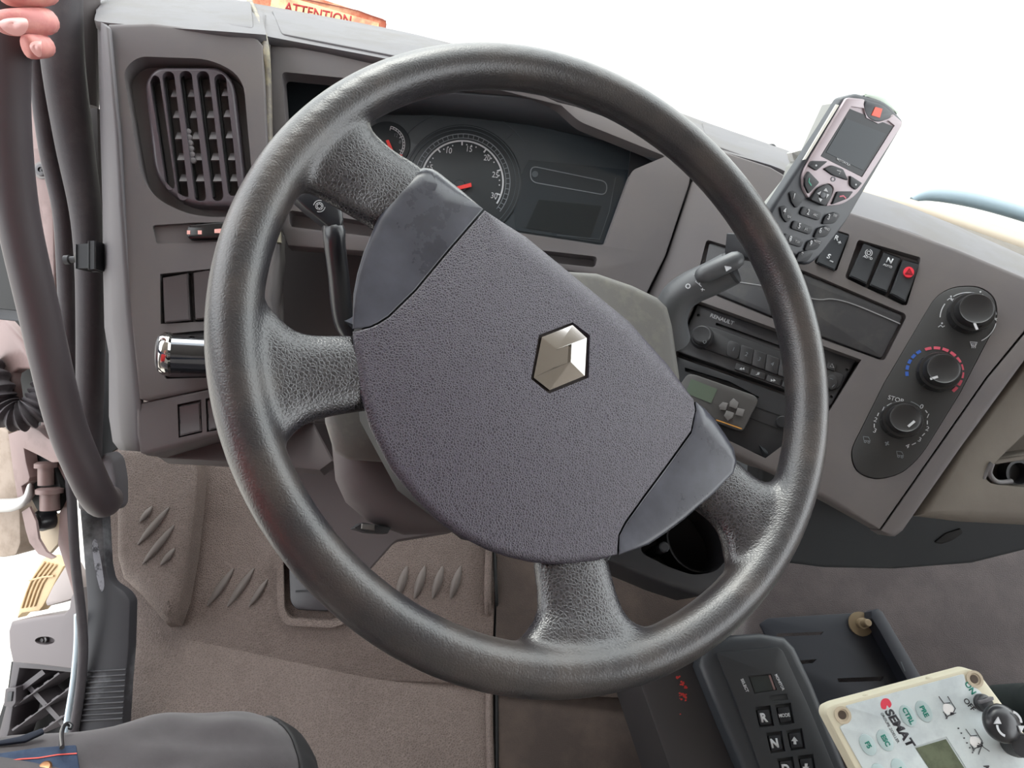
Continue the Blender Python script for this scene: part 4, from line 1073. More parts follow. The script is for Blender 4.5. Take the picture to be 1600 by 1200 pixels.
# ---------------------------------------------------------------- handset in its cradle
def phone():
    PH = Pl((1310, 290, .60), (1380, 190, .605), (1240, 330, .585))
    # handset frame: axis runs from the earpiece to the keypad
    T = thing('phone', PH.P(1262, 400), 'long black and silver push-button handset with a dark screen, standing in front of the windscreen', 'phone')
    body = rnd([(1318, 151, 5), (1340, 145, 4), (1385, 156, 16), (1413, 188, 7), (1411, 198, 3), (1345, 310, 0), (1325, 345, 10), (1296, 384, 10), (1284, 400, 8), (1262, 418, 12), (1240, 400, 0), (1190, 380, 8), (1196, 345, 6), (1210, 318, 6), (1258, 245, 10), (1290, 196, 0)], 4)
    slab('body', body, PH, -.009, 0, M_PHB, T, bev=.0035, seg=3)
    # pale side strip and speaker edge
    slab('side_strip', [(1307, 163), (1312, 164), (1260, 249), (1255, 250)], PH, -.0005, .0006, mat('cream side strip', (226, 224, 214), .5), T, bev=.0008)
    slab('antenna_bulge', rnd([(1348, 148), (1366, 145), (1384, 151), (1396, 164), (1406, 180), (1392, 172), (1370, 158)], 5), PH, -.018, -.0006, mat('pale green bulge', (206, 222, 208), .5), T, bev=.002)
    # silver front bezel: frame round the screen and the curved mask below it
    bez = rnd([(1324, 152, 5), (1352, 155, 3), (1350, 163, 2), (1356, 184, 10), (1372, 191, 8), (1390, 184, 4), (1396, 178, 2), (1411, 191, 4), (1407, 200, 3), (1350, 288, 8), (1338, 305, 10), (1316, 320, 10), (1291, 322, 3),
               (1300, 305, 6), (1304, 293, 8), (1296, 286, 8), (1286, 289, 10), (1272, 302, 6), (1264, 310, 3), (1255, 295, 8), (1254, 272, 10), (1268, 245, 6)], 3)
    scr = [(1330, 166), (1350, 169), (1354, 184), (1372, 193), (1388, 188), (1398, 196), (1347, 277), (1282, 244)]
    slab('silver_bezel', bez, PH, -.001, .0022, M_SILVER, T, bev=.0008, holes=[(scr, .0014, True)])
    slab('earpiece', rnd([(1353, 156, 3), (1380, 164, 5), (1395, 177, 3), (1390, 185, 4), (1372, 191, 8), (1356, 184, 10), (1350, 168, 6)], 3), PH, -.001, .0026, M_PHB, T, bev=.0008)
    sc = slab('screen', [(1328, 170), (1397, 198), (1347, 276), (1283, 244)], PH, .0008, .0016, M_GLOSS2, T)
    slab('display', [(1322, 185), (1384, 209), (1348, 266), (1291, 238)], PH, .0016, .0019, M_DISP, sc)
    slab('orange_square', [(1368, 167), (1379, 170), (1375, 184), (1362, 180)], PH, .0024, .0032, mat('orange red square', (236, 92, 66), .5), T)
    text('MOTOROLA', PH, 1318, 253.5, 3.6, M_PRINT, sc, d=(27, 13), h=.002, sx=1.15, bold=.02)
    def key(name, pts, h=.004, lab=None):
        return slab(name, rnd(pts, 2.5), PH, .0005, h, M_KEYP, T, bev=.0007)
    k = key('soft_key', [(1269, 251), (1294, 252), (1276, 267), (1264, 259)]); slab('dot', disc_pts(1275.5, 258.5, 1.5, 8), PH, .004, .0043, M_PRINT, k)
    k = key('menu_key', [(1288, 264), (1301, 258), (1318, 264), (1326, 282), (1302, 274)]); line_strip('mark', [(1308, 266), (1314, 268), (1311, 272)], PH, 1, .0043, M_PRINT, k)
    k = key('soft_key', [(1329, 274), (1348, 286), (1338, 297), (1329, 290)]); slab('dot', disc_pts(1337.5, 288.5, 1.5, 8), PH, .004, .0043, M_PRINT, k)
    k = key('call_key', [(1264, 267), (1281, 285), (1264, 303), (1258, 290), (1258, 277)]); line_strip('green_handset', [(1265, 278), (1264, 284), (1268, 290)], PH, 2, .0043, mat('green print', (40, 160, 130), .5), k)
    k = key('end_key', [(1309, 299), (1334, 299), (1326, 310), (1300, 320)]); line_strip('pink_handset', [(1312, 307), (1318, 306), (1322, 310)], PH, 2, .0043, M_PINK, k)
    k = slab('navigation_key', rnd([(1294, 287, 6), (1302, 294, 5), (1298, 312, 4), (1290, 322, 2), (1267, 312, 2), (1278, 294, 6)], 4), PH, .0005, .0045, M_KEYP, T, bev=.0008)
    slab('centre_button', disc_pts(1286.5, 305, 4.6, 16), PH, .0045, .0055, M_PHB, k, bev=.0004)
    for p in ([(1291, 294), (1294, 300), (1287, 298)], [(1296, 304), (1291, 310), (1292, 303)], [(1282, 316), (1279, 309), (1285, 311)], [(1277, 302), (1283, 299), (1281, 305)]):
        slab('arrow', p, PH, .0045, .0049, M_PRINT, k)
    line_strip('ring_mark', disc_pts(1302, 280, 3.2, 14), PH, 1.4, .0026, M_PRINTD, T, closed=True)
    dx = Vector((26.5, 10.8)); dy = Vector((-12.8, 20.6))
    labs = [('1', '', 1243, 310), ('2', 'ABC', 1267, 333), ('3', 'DEF', 1299, 341), ('4', 'GHI', 1228, 333), ('5', 'JKL', 1253, 355), ('6', 'MNO', 1286, 362), ('7', 'PQRS', 1213, 356), ('8', 'TUV', 1239, 375), ('9', 'WXYZ', 1271, 382), ('*', '', 1257, 400)]
    shp = {0: [(-9, -10), (1, -12), (12, 4), (2, 16), (-6, 6)], 1: [(-12, -11), (18, 0), (13, 12), (-17, 2)], 2: [(-8, -5), (8, -10), (15, -6), (6, 8), (-14, 10)]}
    for i, (a, b, x, y) in enumerate(labs):
        kind = 2 if a == '*' else i % 3
        p = [(x + u, y + v) for u, v in shp[kind]]
        k = slab('number_key', rnd(p, 4), PH, -.0005, .0018, M_KEYP, T, bev=.0007)
        off = (-2, -3) if kind == 0 else (-4, -1.5)
        text(a, PH, x + off[0], y + off[1], 8.5, M_PRINT, k, d=(26, 9), h=.0023, sx=.9, bold=.025)
        if b:
            o2 = (5, 6) if kind == 0 else ((7, 3) if kind == 1 else (6, -4))
            text(b, PH, x + o2[0], y + o2[1], 3.6, M_PRINT, k, d=(26, 9), h=.0022)
    # cradle and its bracket behind
    T = thing('phone_cradle', PH.P(1262, 390, -.03), 'grey metal handset cradle with small screws behind the handset at the windscreen edge', 'phone cradle')
    slab('back_plate', rnd([(1300, 160), (1320, 175), (1262, 262), (1215, 330), (1200, 372), (1184, 366), (1196, 330), (1236, 280), (1243, 258), (1264, 238)], 3), PH, -.034, -.0235, M_CRADLE, T, bev=.001)
    slab('side_rail', [(1246, 262), (1256, 262), (1216, 322), (1200, 355), (1194, 350), (1203, 320)], PH, -.022, -.008, M_CRADLE, T, bev=.001) if False else None
    slab('foot', rnd([(1180, 365), (1236, 385), (1230, 415), (1176, 405)], 4), PH, -.06, -.0235, M_DARK, T, bev=.002)
    tube('arm', [PH.P(1240, 380, -.05), S_.P(1230, 400, .0)], .012, M_DARK, T)
    slab('white_clip', rnd([(1237, 238), (1252, 234), (1262, 238), (1256, 252), (1244, 262)], 2), PH, -.036, -.030, mat('white clip', (232, 232, 228), .5), T, bev=.001)
    for x, y in ((1224, 292), (1219, 302), (1243, 263)):
        lathe('screw', PH.P(x, y, -.0225), PH.n, [(.0035, 0), (.0035, .002), (.002, .003)], M_CRADLE, T, seg=12)
M_PHB = mat('charcoal handset shell', (54, 58, 66), .45, spec=.5)
M_SILVER = mat('silver lilac bezel', (186, 172, 178), .38, metal=.15, spec=.5)
M_GLOSS2 = mat('black screen window', (26, 31, 37), .3, spec=.25)
M_DISP = mat('dark blue grey display', (38, 48, 56), .3, spec=.25)
M_KEYP = mat('handset key', (34, 36, 42), .5, spec=.35)
M_CRADLE = mat('worn grey cradle metal', (150, 150, 146), .45, metal=.3)
phone()

# folded warning card stuck behind the windscreen
WC = Pl((400, 2, .99), (600, 40, .99), n=None, c=(400, -30, .985))
T = thing('warning_sign', WC.P(500, 20), 'orange-edged warning card lettered ATTENTION in red behind the dash top', 'sign')
slab('card', rnd([(386, 20), (384, -30), (430, -25), (600, 30), (604, 36), (601, 50)], 3), WC, -.002, 0, mat('pale orange card', (238, 178, 140), .7, var=((206, 112, 84), 18, .45, .6)), T)
slab('yellow_panel', [(426, -12), (592, 36), (590, 60), (420, 25)], WC, 0, .0008, mat('cream panel', (250, 226, 170), .7, var=((238, 160, 130), 14, .5, .62)), T)
text('ATTENTION', WC, 497, 22, 14, M_ATT, T, d=(103, 22), h=.0012, sx=.98, bold=.02) if False else None
text('ATTENTION', WC, 497, 22, 14, mat('red lettering', (196, 40, 48), .6), T, d=(103, 22), h=.0012, sx=.98, bold=.02)
line_strip('border', [(388, -20), (560, 17), (603, 33), (602, 48)], WC, 1.5, .0012, mat('rust border', (150, 70, 56), .6), T)

# blue-grey cowl of the cab outside the windscreen, and a dark backing behind the dash joints
T = thing('exterior_cowl', at(1520, 320, 1.25), 'blue-grey painted cowl edge outside the windscreen at the right', 'cowl')
tube('edge', V3([(1425, 312, 1.24), (1450, 304, 1.24), (1500, 308, 1.24), (1560, 322, 1.23), (1640, 348, 1.22), (1760, 400, 1.2)]), [.006, .014, .018, .018, .018, .018], mat('blue grey paint', (150, 168, 180), .4), T, sub=4, seg=12, flat=.7)
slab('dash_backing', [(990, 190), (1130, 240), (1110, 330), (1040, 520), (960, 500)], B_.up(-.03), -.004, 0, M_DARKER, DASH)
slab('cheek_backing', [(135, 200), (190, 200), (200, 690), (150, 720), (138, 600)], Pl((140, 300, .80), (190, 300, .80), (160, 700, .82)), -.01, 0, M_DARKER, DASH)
# ---------------------------------------------------------------- footwell
def floor_pt(px, py, z=0.0):
    d = RC * ((px - 800) / FPX) - UC * ((py - 600) / FPX) + FW
    return CAM + d * ((z - CAM.z) / d.z)
F0 = plane_at((0, 0, 0), (0, 0, 1))
y0 = floor_pt(300, 985).y
TO = plane_at((0, y0 - .02, 0), (0, -.30, .954))          # toe board rising towards the front
def footwell():
    # rubber mat: flat floor, then the toe board, its left edge following the sill
    T = thing('floor_mat', floor_pt(500, 1050), 'dusty brown moulded rubber mat covering the footwell', 'floor mat')
    slab('mat_sheet', [(186, 1210), (200, 1050), (204, 960), (240, 985), (770, 985), (772, 1300), (100, 1300)], F0, -.01, .0015, M_MAT, T)
    bk = [(150, 600), (330, 560), (560, 560), (800, 600), (850, 780), (776, 870), (768, 1070), (500, 1060), (320, 1050), (195, 1030), (168, 900), (140, 780)]
    slab('toe_sheet', bk, TO, -.012, 0, M_MAT, T, bev=.002, holes=[(rnd([(440, 878), (540, 870), (560, 950), (520, 968), (455, 964), (444, 950)], 8), .010, True)])
    # moulded foot rest on the left with a crest along its right edge
    fr = [(186, 700, .02), (300, 700, .012), (312, 740, .012), (306, 800, .012), (298, 872, .014), (286, 940, .016), (275, 975, .02), (262, 976, .022), (228, 935, .028), (196, 905, .026), (186, 870, .02)]
    shoulder('foot_rest', fr, TO, -.005, .040, M_MAT, T, seg=6, fall=1.0, draft=.004)
    FR = TO.up(.040)
    def rib(a, b, pl, w, h, par):
        A = Vector(a); B = Vector(b); d = (B - A); L = d.length; d.normalize(); nn = Vector((-d.y, d.x))
        rows = []
        for j in range(9):
            t = j / 8; s = math.sin(PI * min(max(t, .03), .97)) ** .6
            c = A + d * L * t
            row = []
            for k in range(7):
                u = -1 + k / 3
                row.append(pl.P(c.x + nn.x * w * s * u, c.y + nn.y * w * s * u, h * s * (1 - u * u) ** .5 if abs(u) < 1 else -.0005))
            rows.append(row)
        return grid('rib', rows, M_RIBM, par, 60)
    for a, b, w in (((238, 791), (218, 816), 5), ((264, 793), (215, 851), 6), ((272, 821), (223, 881), 6), ((273, 857), (251, 883), 5)):
        rib(a, b, FR, w, .006, T)
    for a, b, w in (((365, 888), (324, 947), 6), ((397, 888), (355, 948), 6), ((418, 905), (389, 948), 5)):
        rib(a, b, TO, w, .006, T)
    for x in (620, 648, 676, 704):
        rib((x + 16, 885), (x, 935), TO, 7, .007, T)
    line_strip('pedal_lip', rnd([(438, 870), (548, 862), (570, 955), (522, 976), (450, 972), (440, 955)], 10), TO, 10, .003, M_MAT, T, closed=True, thick=.006)
    tube('mat_lip', [F0.P(770, 1300, .004), F0.P(764, 1100, .006), F0.P(767, 1000, .006), TO.P(762, 940, .006), TO.P(764, 860, .008), TO.P(770, 800, .01)], .006, M_MAT, T, sub=4, seg=8)
    T = thing('clutch_pedal', TO.P(490, 920, .01), 'dark pedal pad sunk in the rubber mat behind the lower wheel rim', 'pedal')
    slab('pad', rnd([(450, 862), (530, 858), (542, 940), (512, 955), (462, 952), (453, 940)], 8), TO, -.006, .006, M_PEDAL, T, bev=.003)
    for k in range(3):
        line_strip('groove', [(462, 880 + k * 22), (530, 876 + k * 22)], TO, 3, .0065, M_DARKER, T, thick=.0006)
    # brown carpet to the right of the mat and up to the engine tunnel
    T = thing('floor_carpet', floor_pt(860, 1050), 'brown grey carpet between the rubber mat and the black console', 'carpet')
    slab('carpet_sheet', [(772, 1300), (776, 985), (1140, 985), (1140, 1300)], F0, -.01, .004, M_CARPET2, T)
    slab('front_sheet', [(774, 1080), (778, 780), (860, 720), (1160, 760), (1200, 960), (1160, 1100)], TO, -.01, .003, M_CARPET2, T)
    tube('carpet_edge', [F0.P(777, 1300, .004), F0.P(776, 1100, .004), F0.P(776, 990, .004), TO.P(776, 940, .005), TO.P(772, 860, .005)], .003, M_BLACK, T, seg=8, sub=3)
    TU = Pl((1450, 950, 1.00), n=(-.12, -.30, .95))
    global TUN
    TUN = TU
    T = thing('engine_tunnel', TU.P(1400, 960), 'raised engine tunnel covered in grey carpet between the seats', 'engine tunnel')
    shoulder('carpet_cover', [(1165, 965, .02), (1175, 880, .03), (1230, 780, .01), (1400, 780, .01), (1620, 780, .01), (1950, 780, .01), (2050, 1400, .01), (1190, 1400, .01), (1150, 1060, .02)], TU, -.35, 0, M_CARPET, T, fall=1.0)
M_RIBM = mat('rubber rib', (108, 99, 95), .6, spec=.35)
M_PEDAL = mat('pedal rubber', (60, 58, 62), .4)
footwell()

# sill, door seals and grab rail on the left
def left_side():
    SI = Pl((165, 950, .97), (140, 1120, .94), (200, 950, .97))
    T = thing('sill_plate', SI.P(165, 1000), 'worn dark door sill plate with a scuffed upper end and grip ridges', 'sill plate')
    slab('plate', rnd([(122, 770, 4), (140, 760, 4), (160, 803, 2), (164, 880, 6), (170, 908, 8), (195, 925, 8), (203, 938, 5), (201, 1010, 0), (196, 1070, 0), (188, 1200, 0), (112, 1200, 0), (124, 1130, 0), (136, 1010, 0), (136, 940, 0), (128, 840, 0)], 4), SI, -.02, 0, M_SILL, T, bev=.0025)
    slab('scuff', [tuple(v) for v in spline([(144, 850), (150, 843), (155, 862), (160, 890), (163, 915), (158, 924), (152, 905), (147, 880)], 4, True)], SI, 0, .0004, mat('pale scuff', (150, 150, 158), .7, var=((70, 70, 76), 90, .5, .6)), T)
    for k in range(10):
        y = 1049 + k * 8.5
        tube('grip_ridge', [SI.P(134 - k * .9, y + 1, .0008), SI.P(197 - k * .6, y - 3, .0008)], .0015, M_SILL, T, seg=6)
    T = thing('door_seal', SI.P(126, 1000), 'thin black rubber sill seal beside the scuffed sill plate', 'door seal')
    tube('lip', V3([(108, 720, .92), (112, 780, .93), (118, 880, .94), (127, 960, .945), (130, 1020, .945), (124, 1090, .94), (112, 1160, .93), (104, 1220, .92)]), .0062, M_SEAL, T, seg=12, sub=5)
    T = thing('sill_trim', SI.P(110, 1050), 'pale blue-white painted strip along the outside of the sill seal', 'sill trim')
    tube('strip', V3([(121, 960, .96), (120, 1010, .965), (114, 1070, .965), (106, 1120, .96), (98, 1180, .95)]), .0045, mat('blue white paint', (206, 222, 232), .4), T, seg=8, sub=4)
    # seals running up the pillar
    T = thing('door_seal', at(90, 400, .75), 'long black rubber door seal behind the grab rail, nearer the door', 'door seal')
    tube('profile', V3([(50, -30, .70), (56, 90, .71), (75, 230, .73), (98, 330, .745), (104, 420, .76), (108, 520, .77), (114, 640, .79), (124, 740, .81)]), [.008, .008, .0092, .010, .0100, .0098, .0092, .008], M_SEAL, T, seg=14, sub=5)
    T = thing('door_seal', at(135, 400, .73), 'wide black pillar seal lying against the side of the left dash panel', 'door seal')
    tube('profile', V3([(94, -30, .69), (98, 90, .70), (116, 220, .72), (134, 330, .73), (141, 420, .74), (142, 520, .75), (140, 640, .77), (140, 730, .79), (136, 790, .82)]), [.020, .020, .0185, .0155, .0148, .0145, .0135, .0120, .009], M_SEAL, T, seg=16, sub=5)
    T = thing('pillar_trim', at(120, 80, .74), 'brown grey pillar trim above the wide seal in the upper left', 'pillar trim')
    tube('trim', V3([(118, -40, .76), (126, 60, .765), (136, 168, .77)]), [.024, .020, .012], M_BROWN, T, seg=14, sub=4)
    slab('pillar_foot', rnd([(130, 172), (152, 168), (156, 400), (146, 300), (136, 215)], 3), Pl((130, 172, .745), (152, 168, .74), (156, 400, .75)), -.01, 0, M_BROWN, T)
    T = thing('grey_pad', at(170, 740, .82), 'smooth grey plastic boss at the foot of the grab rail', 'pad')
    pillow('pad', rnd([(156, 722), (168, 704), (182, 716), (188, 750), (188, 790), (178, 800), (160, 770)], 10, 5), Pl((168, 704, .79), (188, 790, .79), (156, 740, .79)), -.02, -.004, .004, M_DASHL2, T)
    T = thing('grab_rail', at(60, 485, .62), 'thick smooth black grab rail held by a hand at the top left', 'grab rail')
    tube('rail', V3([(6, -90, .52), (9, -20, .53), (12, 60, .54), (12, 180, .56), (27, 330, .585), (61, 485, .61), (100, 650, .635), (136, 742, .655), (158, 782, .68), (168, 780, .715)]), [.0165] * 8 + [.0162, .015], M_RAIL, T, seg=24, sub=6, round_end=True)
    # door contact switch beside the dash
    T = thing('door_contact', at(135, 403, .70), 'small grey threaded door contact switch sticking out beside the dash panel', 'switch')
    a = at(163, 402, .70); d = (at(106, 406, .70) - a).normalized()
    box3('body', a + d * .012, .018, .022, .024, d, UC, FW, M_DARK, T, bev=.0015)
    box3('flange', a + d * .004, .006, .027, .028, d, UC, FW, M_DARK, T, bev=.001)
    lathe('collar', a + d * .020, d, [(.009, 0), (.009, .002), (.0075, .002), (.0075, .004), (.009, .004), (.009, .0055)], mat('dull steel', (110, 106, 100), .4, metal=.6), T, seg=16)
    lathe('pin', a + d * .025, d, [(.0035, 0), (.0035, .010), (.0048, .011), (.0048, .016), (.0035, .0165)], M_DARK, T, seg=14)
    # painted door frame, seen between rail and seals
    BF = Pl((60, 200, .905), (70, 600, .925), (110, 200, .905))
    o = slab('wall_left', [(30, -60), (120, -60), (130, 200), (130, 600), (112, 740), (113, 800), (119, 880), (122, 962), (112, 925), (100, 885), (89, 850), (92, 800), (104, 776), (80, 722), (60, 700), (66, 600), (48, 560), (30, 300)], BF, -.008, 0, M_BODY, None, bev=.003); o['kind'] = 'structure'
    o = slab('trim_1', rnd([(40, 232), (70, 226), (84, 300), (88, 560), (76, 540), (66, 330), (48, 300)], 5), BF, 0, .008, M_BODY, None, bev=.002); o['kind'] = 'structure'
    T = thing('frame_bolt', BF.P(66, 266, .01), 'recessed star-headed bolt in the pale door frame', 'bolt')
    lathe('washer', BF.P(66, 266, .008), BF.n, [(.0115, 0), (.0115, .001), (.010, .0015)], mat('grey washer', (120, 116, 114), .4, metal=.5), T, seg=20)
    lathe('head', BF.P(66, 266, .009), BF.n, [(.0085, 0), (.008, .003), (.006, .004), (.0035, .004), (.003, .002), (.001, .002)], mat('grey bolt', (92, 90, 92), .35, metal=.6), T, seg=12)
    slab('star_socket', [(66 + (2.8 if k % 2 else 1.6) * math.cos(k * PI / 6), 266 + (2.8 if k % 2 else 1.6) * math.sin(k * PI / 6)) for k in range(12)], BF, .0125, .0133, M_BLACK, T)
left_side_done = False
M_SILL = mat('scuffed sill plastic', (50, 49, 54), .5, spec=.4, var=((112, 112, 116), 9, .58, .7))
M_RAIL = mat('smooth rail rubber', (84, 76, 80), .5, spec=.45, bump=('noise', 1500, .08, .0003))
left_side()
# ---------------------------------------------------------------- door hinge, step and mudguard on the left
def outside_left():
    HP = Pl((50, 700, .92), (50, 800, .93), (90, 700, .90))
    T = thing('hinge_bracket', HP.P(60, 740), 'pale painted door hinge bracket with dark pivots beside the corrugated hose', 'hinge')
    slab('bracket', [(12, 678), (30, 672), (46, 667), (60, 672), (74, 685), (92, 690), (99, 722), (80, 723), (60, 712), (37, 701), (40, 722), (46, 746), (44, 753), (33, 760), (37, 776), (28, 790), (20, 740)], HP, -.012, .004, M_BODY, T, bev=.002)
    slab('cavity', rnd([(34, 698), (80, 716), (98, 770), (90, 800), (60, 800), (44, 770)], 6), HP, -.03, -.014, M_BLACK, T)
    lathe('pivot', HP.P(72, 735, -.008), UC, [(.010, -.02), (.010, .004), (.014, .004), (.014, .010), (.010, .012)], mat('dirty mauve steel', (140, 116, 112), .5, metal=.2), T, seg=16)
    lathe('pivot', HP.P(78, 776, -.006), UC, [(.012, -.018), (.012, .004), (.017, .005), (.017, .011), (.012, .013)], MATS['dirty mauve steel'], T, seg=16)
    lathe('bump_stop', HP.P(70, 812, -.012), HP.n, [(.015, -.01), (.015, .006), (.012, .012), (.004, .014)], M_GL2, T, seg=20)
    T = thing('door_check_arm', HP.P(20, 785), 'hooked grey steel check arm reaching in from the door at the left edge', 'check arm')
    tube('arm', [HP.P(-60, 792, .012), HP.P(-5, 790, .012), HP.P(25, 788, .012), HP.P(42, 778, .010), HP.P(46, 762, .006)], [.0105, .0105, .0105, .0095, .006], mat('pale grey steel', (196, 194, 192), .4, metal=.3), T, sub=5, seg=14, flat=.6, round_end=True)
    T = thing('sheet_guard', HP.P(58, 840), 'pale curved sheet blade with a ragged outer edge below the hinge', 'bracket')
    slab('blade', [(34, 800), (46, 792), (56, 815), (60, 842), (72, 862), (86, 871), (80, 874), (60, 866), (46, 848), (40, 828)], HP.up(.01), -.002, .001, M_BODY, T)
    slab('cream_plate', [(54, 815), (96, 800), (90, 850), (76, 866), (60, 842)], HP.up(-.02), -.006, 0, mat('dull cream plate', (196, 178, 154), .6), T, bev=.001)  # plate below the hinge in one even cream
    T = thing('door_edge', at(10, 760, .97), 'tan weathered vertical door edge strip ending in a rounded foot at the far left', 'door edge')
    DE = Pl((10, 700, .97), (10, 860, .98), (30, 700, .96))
    slab('strip', rnd([(-60, 640), (12, 672), (18, 720), (30, 800), (31, 850), (24, 868), (0, 872), (-60, 860)], 5), DE, -.03, 0, mat('weathered tan door edge', (180, 162, 146), .6, var=((162, 144, 128), 40, .45, .7)), T, bev=.004)
    T = thing('hinge_cover', at(20, 560, .90), 'smooth pale moulded hinge cover arching over the hose, left of the grab rail', 'cover')
    HC = Pl((20, 560, .90), (20, 640, .90), (50, 560, .885))
    shoulder('cover', [(-60, 490, .004), (0, 496, .004), (11, 498, .004), (43, 532, .006), (66, 570, .006), (68, 580, .004), (54, 577, .004), (33, 577, .004), (24, 583, .004), (21, 592, .003), (24, 620, .002), (23, 636, .002), (19, 637, .002), (12, 618, .003), (0, 600, .004), (-60, 600, .004)], HC, -.012, 0, M_BODY, T, fall=1)
    slab('shade_sheet', [(-60, 330), (0, 340), (30, 470), (70, 560), (75, 690), (30, 676), (-60, 670)], HC.up(-.055), -.01, 0, M_BLACK, T)  # black sheet painting the shade of the hollow behind the cover
    T = thing('check_strap', at(10, 490, .88), 'dark check strap bar crossing behind the grab rail at the left edge', 'strap')
    box3('bar', at(2, 491, .87), .075, .014, .012, RC * .98 - UC * .1, UC, FW, M_DARK, T, bev=.002)
    T = thing('bellows_hose', at(25, 640, .885), 'black corrugated bellows hose curving under the pale hinge cover', 'hose')
    pth = spline(V3([(-30, 560, .89), (-8, 600, .885), (2, 632, .885), (24, 650, .885), (48, 645, .89), (66, 625, .90), (78, 600, .91)]), 14)
    grid('corrugated_hose', tube_rings(pth, [.0185 + .0028 * math.sin(i * 2 * PI / 5.2) for i in range(len(pth))], 20), M_SEAL, T, 60, closed=True, caps=True)
    # mudguard with stripes and the step below
    SP = Pl((70, 1000, 1.22), (20, 1000, 1.24), (70, 1130, 1.20))
    T = thing('mudguard', SP.P(60, 920), 'sunlit cream ribbed mudguard arch seen through the open door', 'mudguard')
    MG = SP.up(-.03)
    slab('arch', [(66, 872), (78, 868), (100, 884), (88, 905), (76, 930), (66, 948), (60, 955), (34, 958), (26, 966), (30, 948), (44, 912)], MG, -.02, 0, mat('cream mudguard', (206, 180, 140), .6), T, bev=.003)
    for k in range(4):
        tube('rib', [MG.P(34 + k * 6.5, 950 - k, .002), MG.P(48 + k * 6.5, 910, .002), MG.P(70 + k * 6, 878 + k * 1.5, .002)], .0022, mat('tan rib', (200, 170, 130), .6), T, seg=6, sub=3)
    tube('joint', [MG.P(46, 907, .003), MG.P(66, 902, .003), MG.P(84, 900, .003)], .002, MATS['tan rib'], T, seg=6)
    T = thing('step_cover', SP.P(95, 925), 'pale grey padded block between mudguard and step panel', 'cover')
    slab('block', rnd([(104, 880, 4), (116, 905, 4), (122, 930, 3), (108, 938, 6), (72, 948, 4), (70, 940, 3), (82, 915, 4)], 3), SP.up(-.01), -.03, 0, mat('pale mauve grey plastic', (166, 155, 152), .5), T, bev=.004)
    T = thing('cab_step', SP.P(70, 1000), 'grey plastic cab step side panel with an oval bolt hole', 'step')
    ov = disc_pts(70, 1001, 15.5, 20, 6.5)
    shoulder('panel', [(17, 985, .006), (22, 970, .008), (60, 963, .008), (104, 957, .006), (110, 950, .003), (113, 932, .004), (120, 920, .004), (126, 960, .002), (120, 1045, .002), (60, 1038, .003), (22, 1034, .003), (18, 1010, .006)], SP, -.05, .004, mat('grey step plastic', (112, 104, 106), .5), T, fall=1, holes=[(ov, .018, True)])
    lathe('bolt', SP.P(71, 999, -.012), SP.n, [(.007, 0), (.007, .004), (.004, .005), (.004, .008)], mat('pale bolt', (150, 148, 148), .4, metal=.5), T, seg=12)
    # open grating of the step
    GR = SP.up(-.025)
    T = thing('step_grating', GR.P(60, 1090), 'black plastic step grating of toothed diagonal bars with a copper bolt', 'step')
    slab('back', [(18, 1034), (122, 1042), (108, 1220), (-30, 1220), (-10, 1150), (12, 1080)], GR, -.09, -.06, M_BLACK, T)
    slab('frame', [(20, 1032), (122, 1042), (120, 1052), (60, 1046), (30, 1044), (24, 1075), (14, 1140), (-6, 1200), (-16, 1200), (10, 1100)], GR, -.05, .006, M_STEP, T, bev=.002)
    def bar(a, b, w, hh, teeth=True):
        A = Vector(a); B = Vector(b); n = 9; d = (B - A) / n; nn = Vector((-d.y, d.x)).normalized()
        up_, lo_ = [], []
        for k in range(n):
            s_ = A + d * k; e_ = A + d * (k + .92)
            o_ = nn * (1.4 if (teeth and k % 2) else 0)
            up_ += [tuple(s_ + o_), tuple(e_ + o_)]
            lo_ += [tuple(s_ + nn * w), tuple(e_ + nn * w)]
        slab('bar', up_ + lo_[::-1], GR, -.05, hh, M_STEP, T)
    bar((20, 1103), (92, 1050), 3, .003); bar((18, 1140), (112, 1070), 3, .003); bar((50, 1150), (110, 1108), 3, .003); bar((-5, 1190), (30, 1165), 3, .003)
    bar((24, 1078), (66, 1046), 8, .0, False)
    bar((42, 1076), (110, 1150), -8, -.008, False)
    lathe('copper_bolt', GR.P(36, 1058, -.02), GR.n, [(.011, -.02), (.011, .002), (.009, .006), (.001, .007)], mat('copper bolt', (160, 104, 84), .5, metal=.3), T, seg=14)
    slab('latch', rnd([(8, 1076), (25, 1074), (24, 1098), (19, 1105), (5, 1104)], 2), GR, -.01, .014, M_STEP, T, bev=.002)
    slab('latch_window', [(11, 1082), (19, 1081), (17, 1096), (10, 1097)], GR, .014, .017, M_DARK, T, bev=.001)
M_STEP = mat('black step plastic', (74, 68, 72), .45, spec=.45)
outside_left()

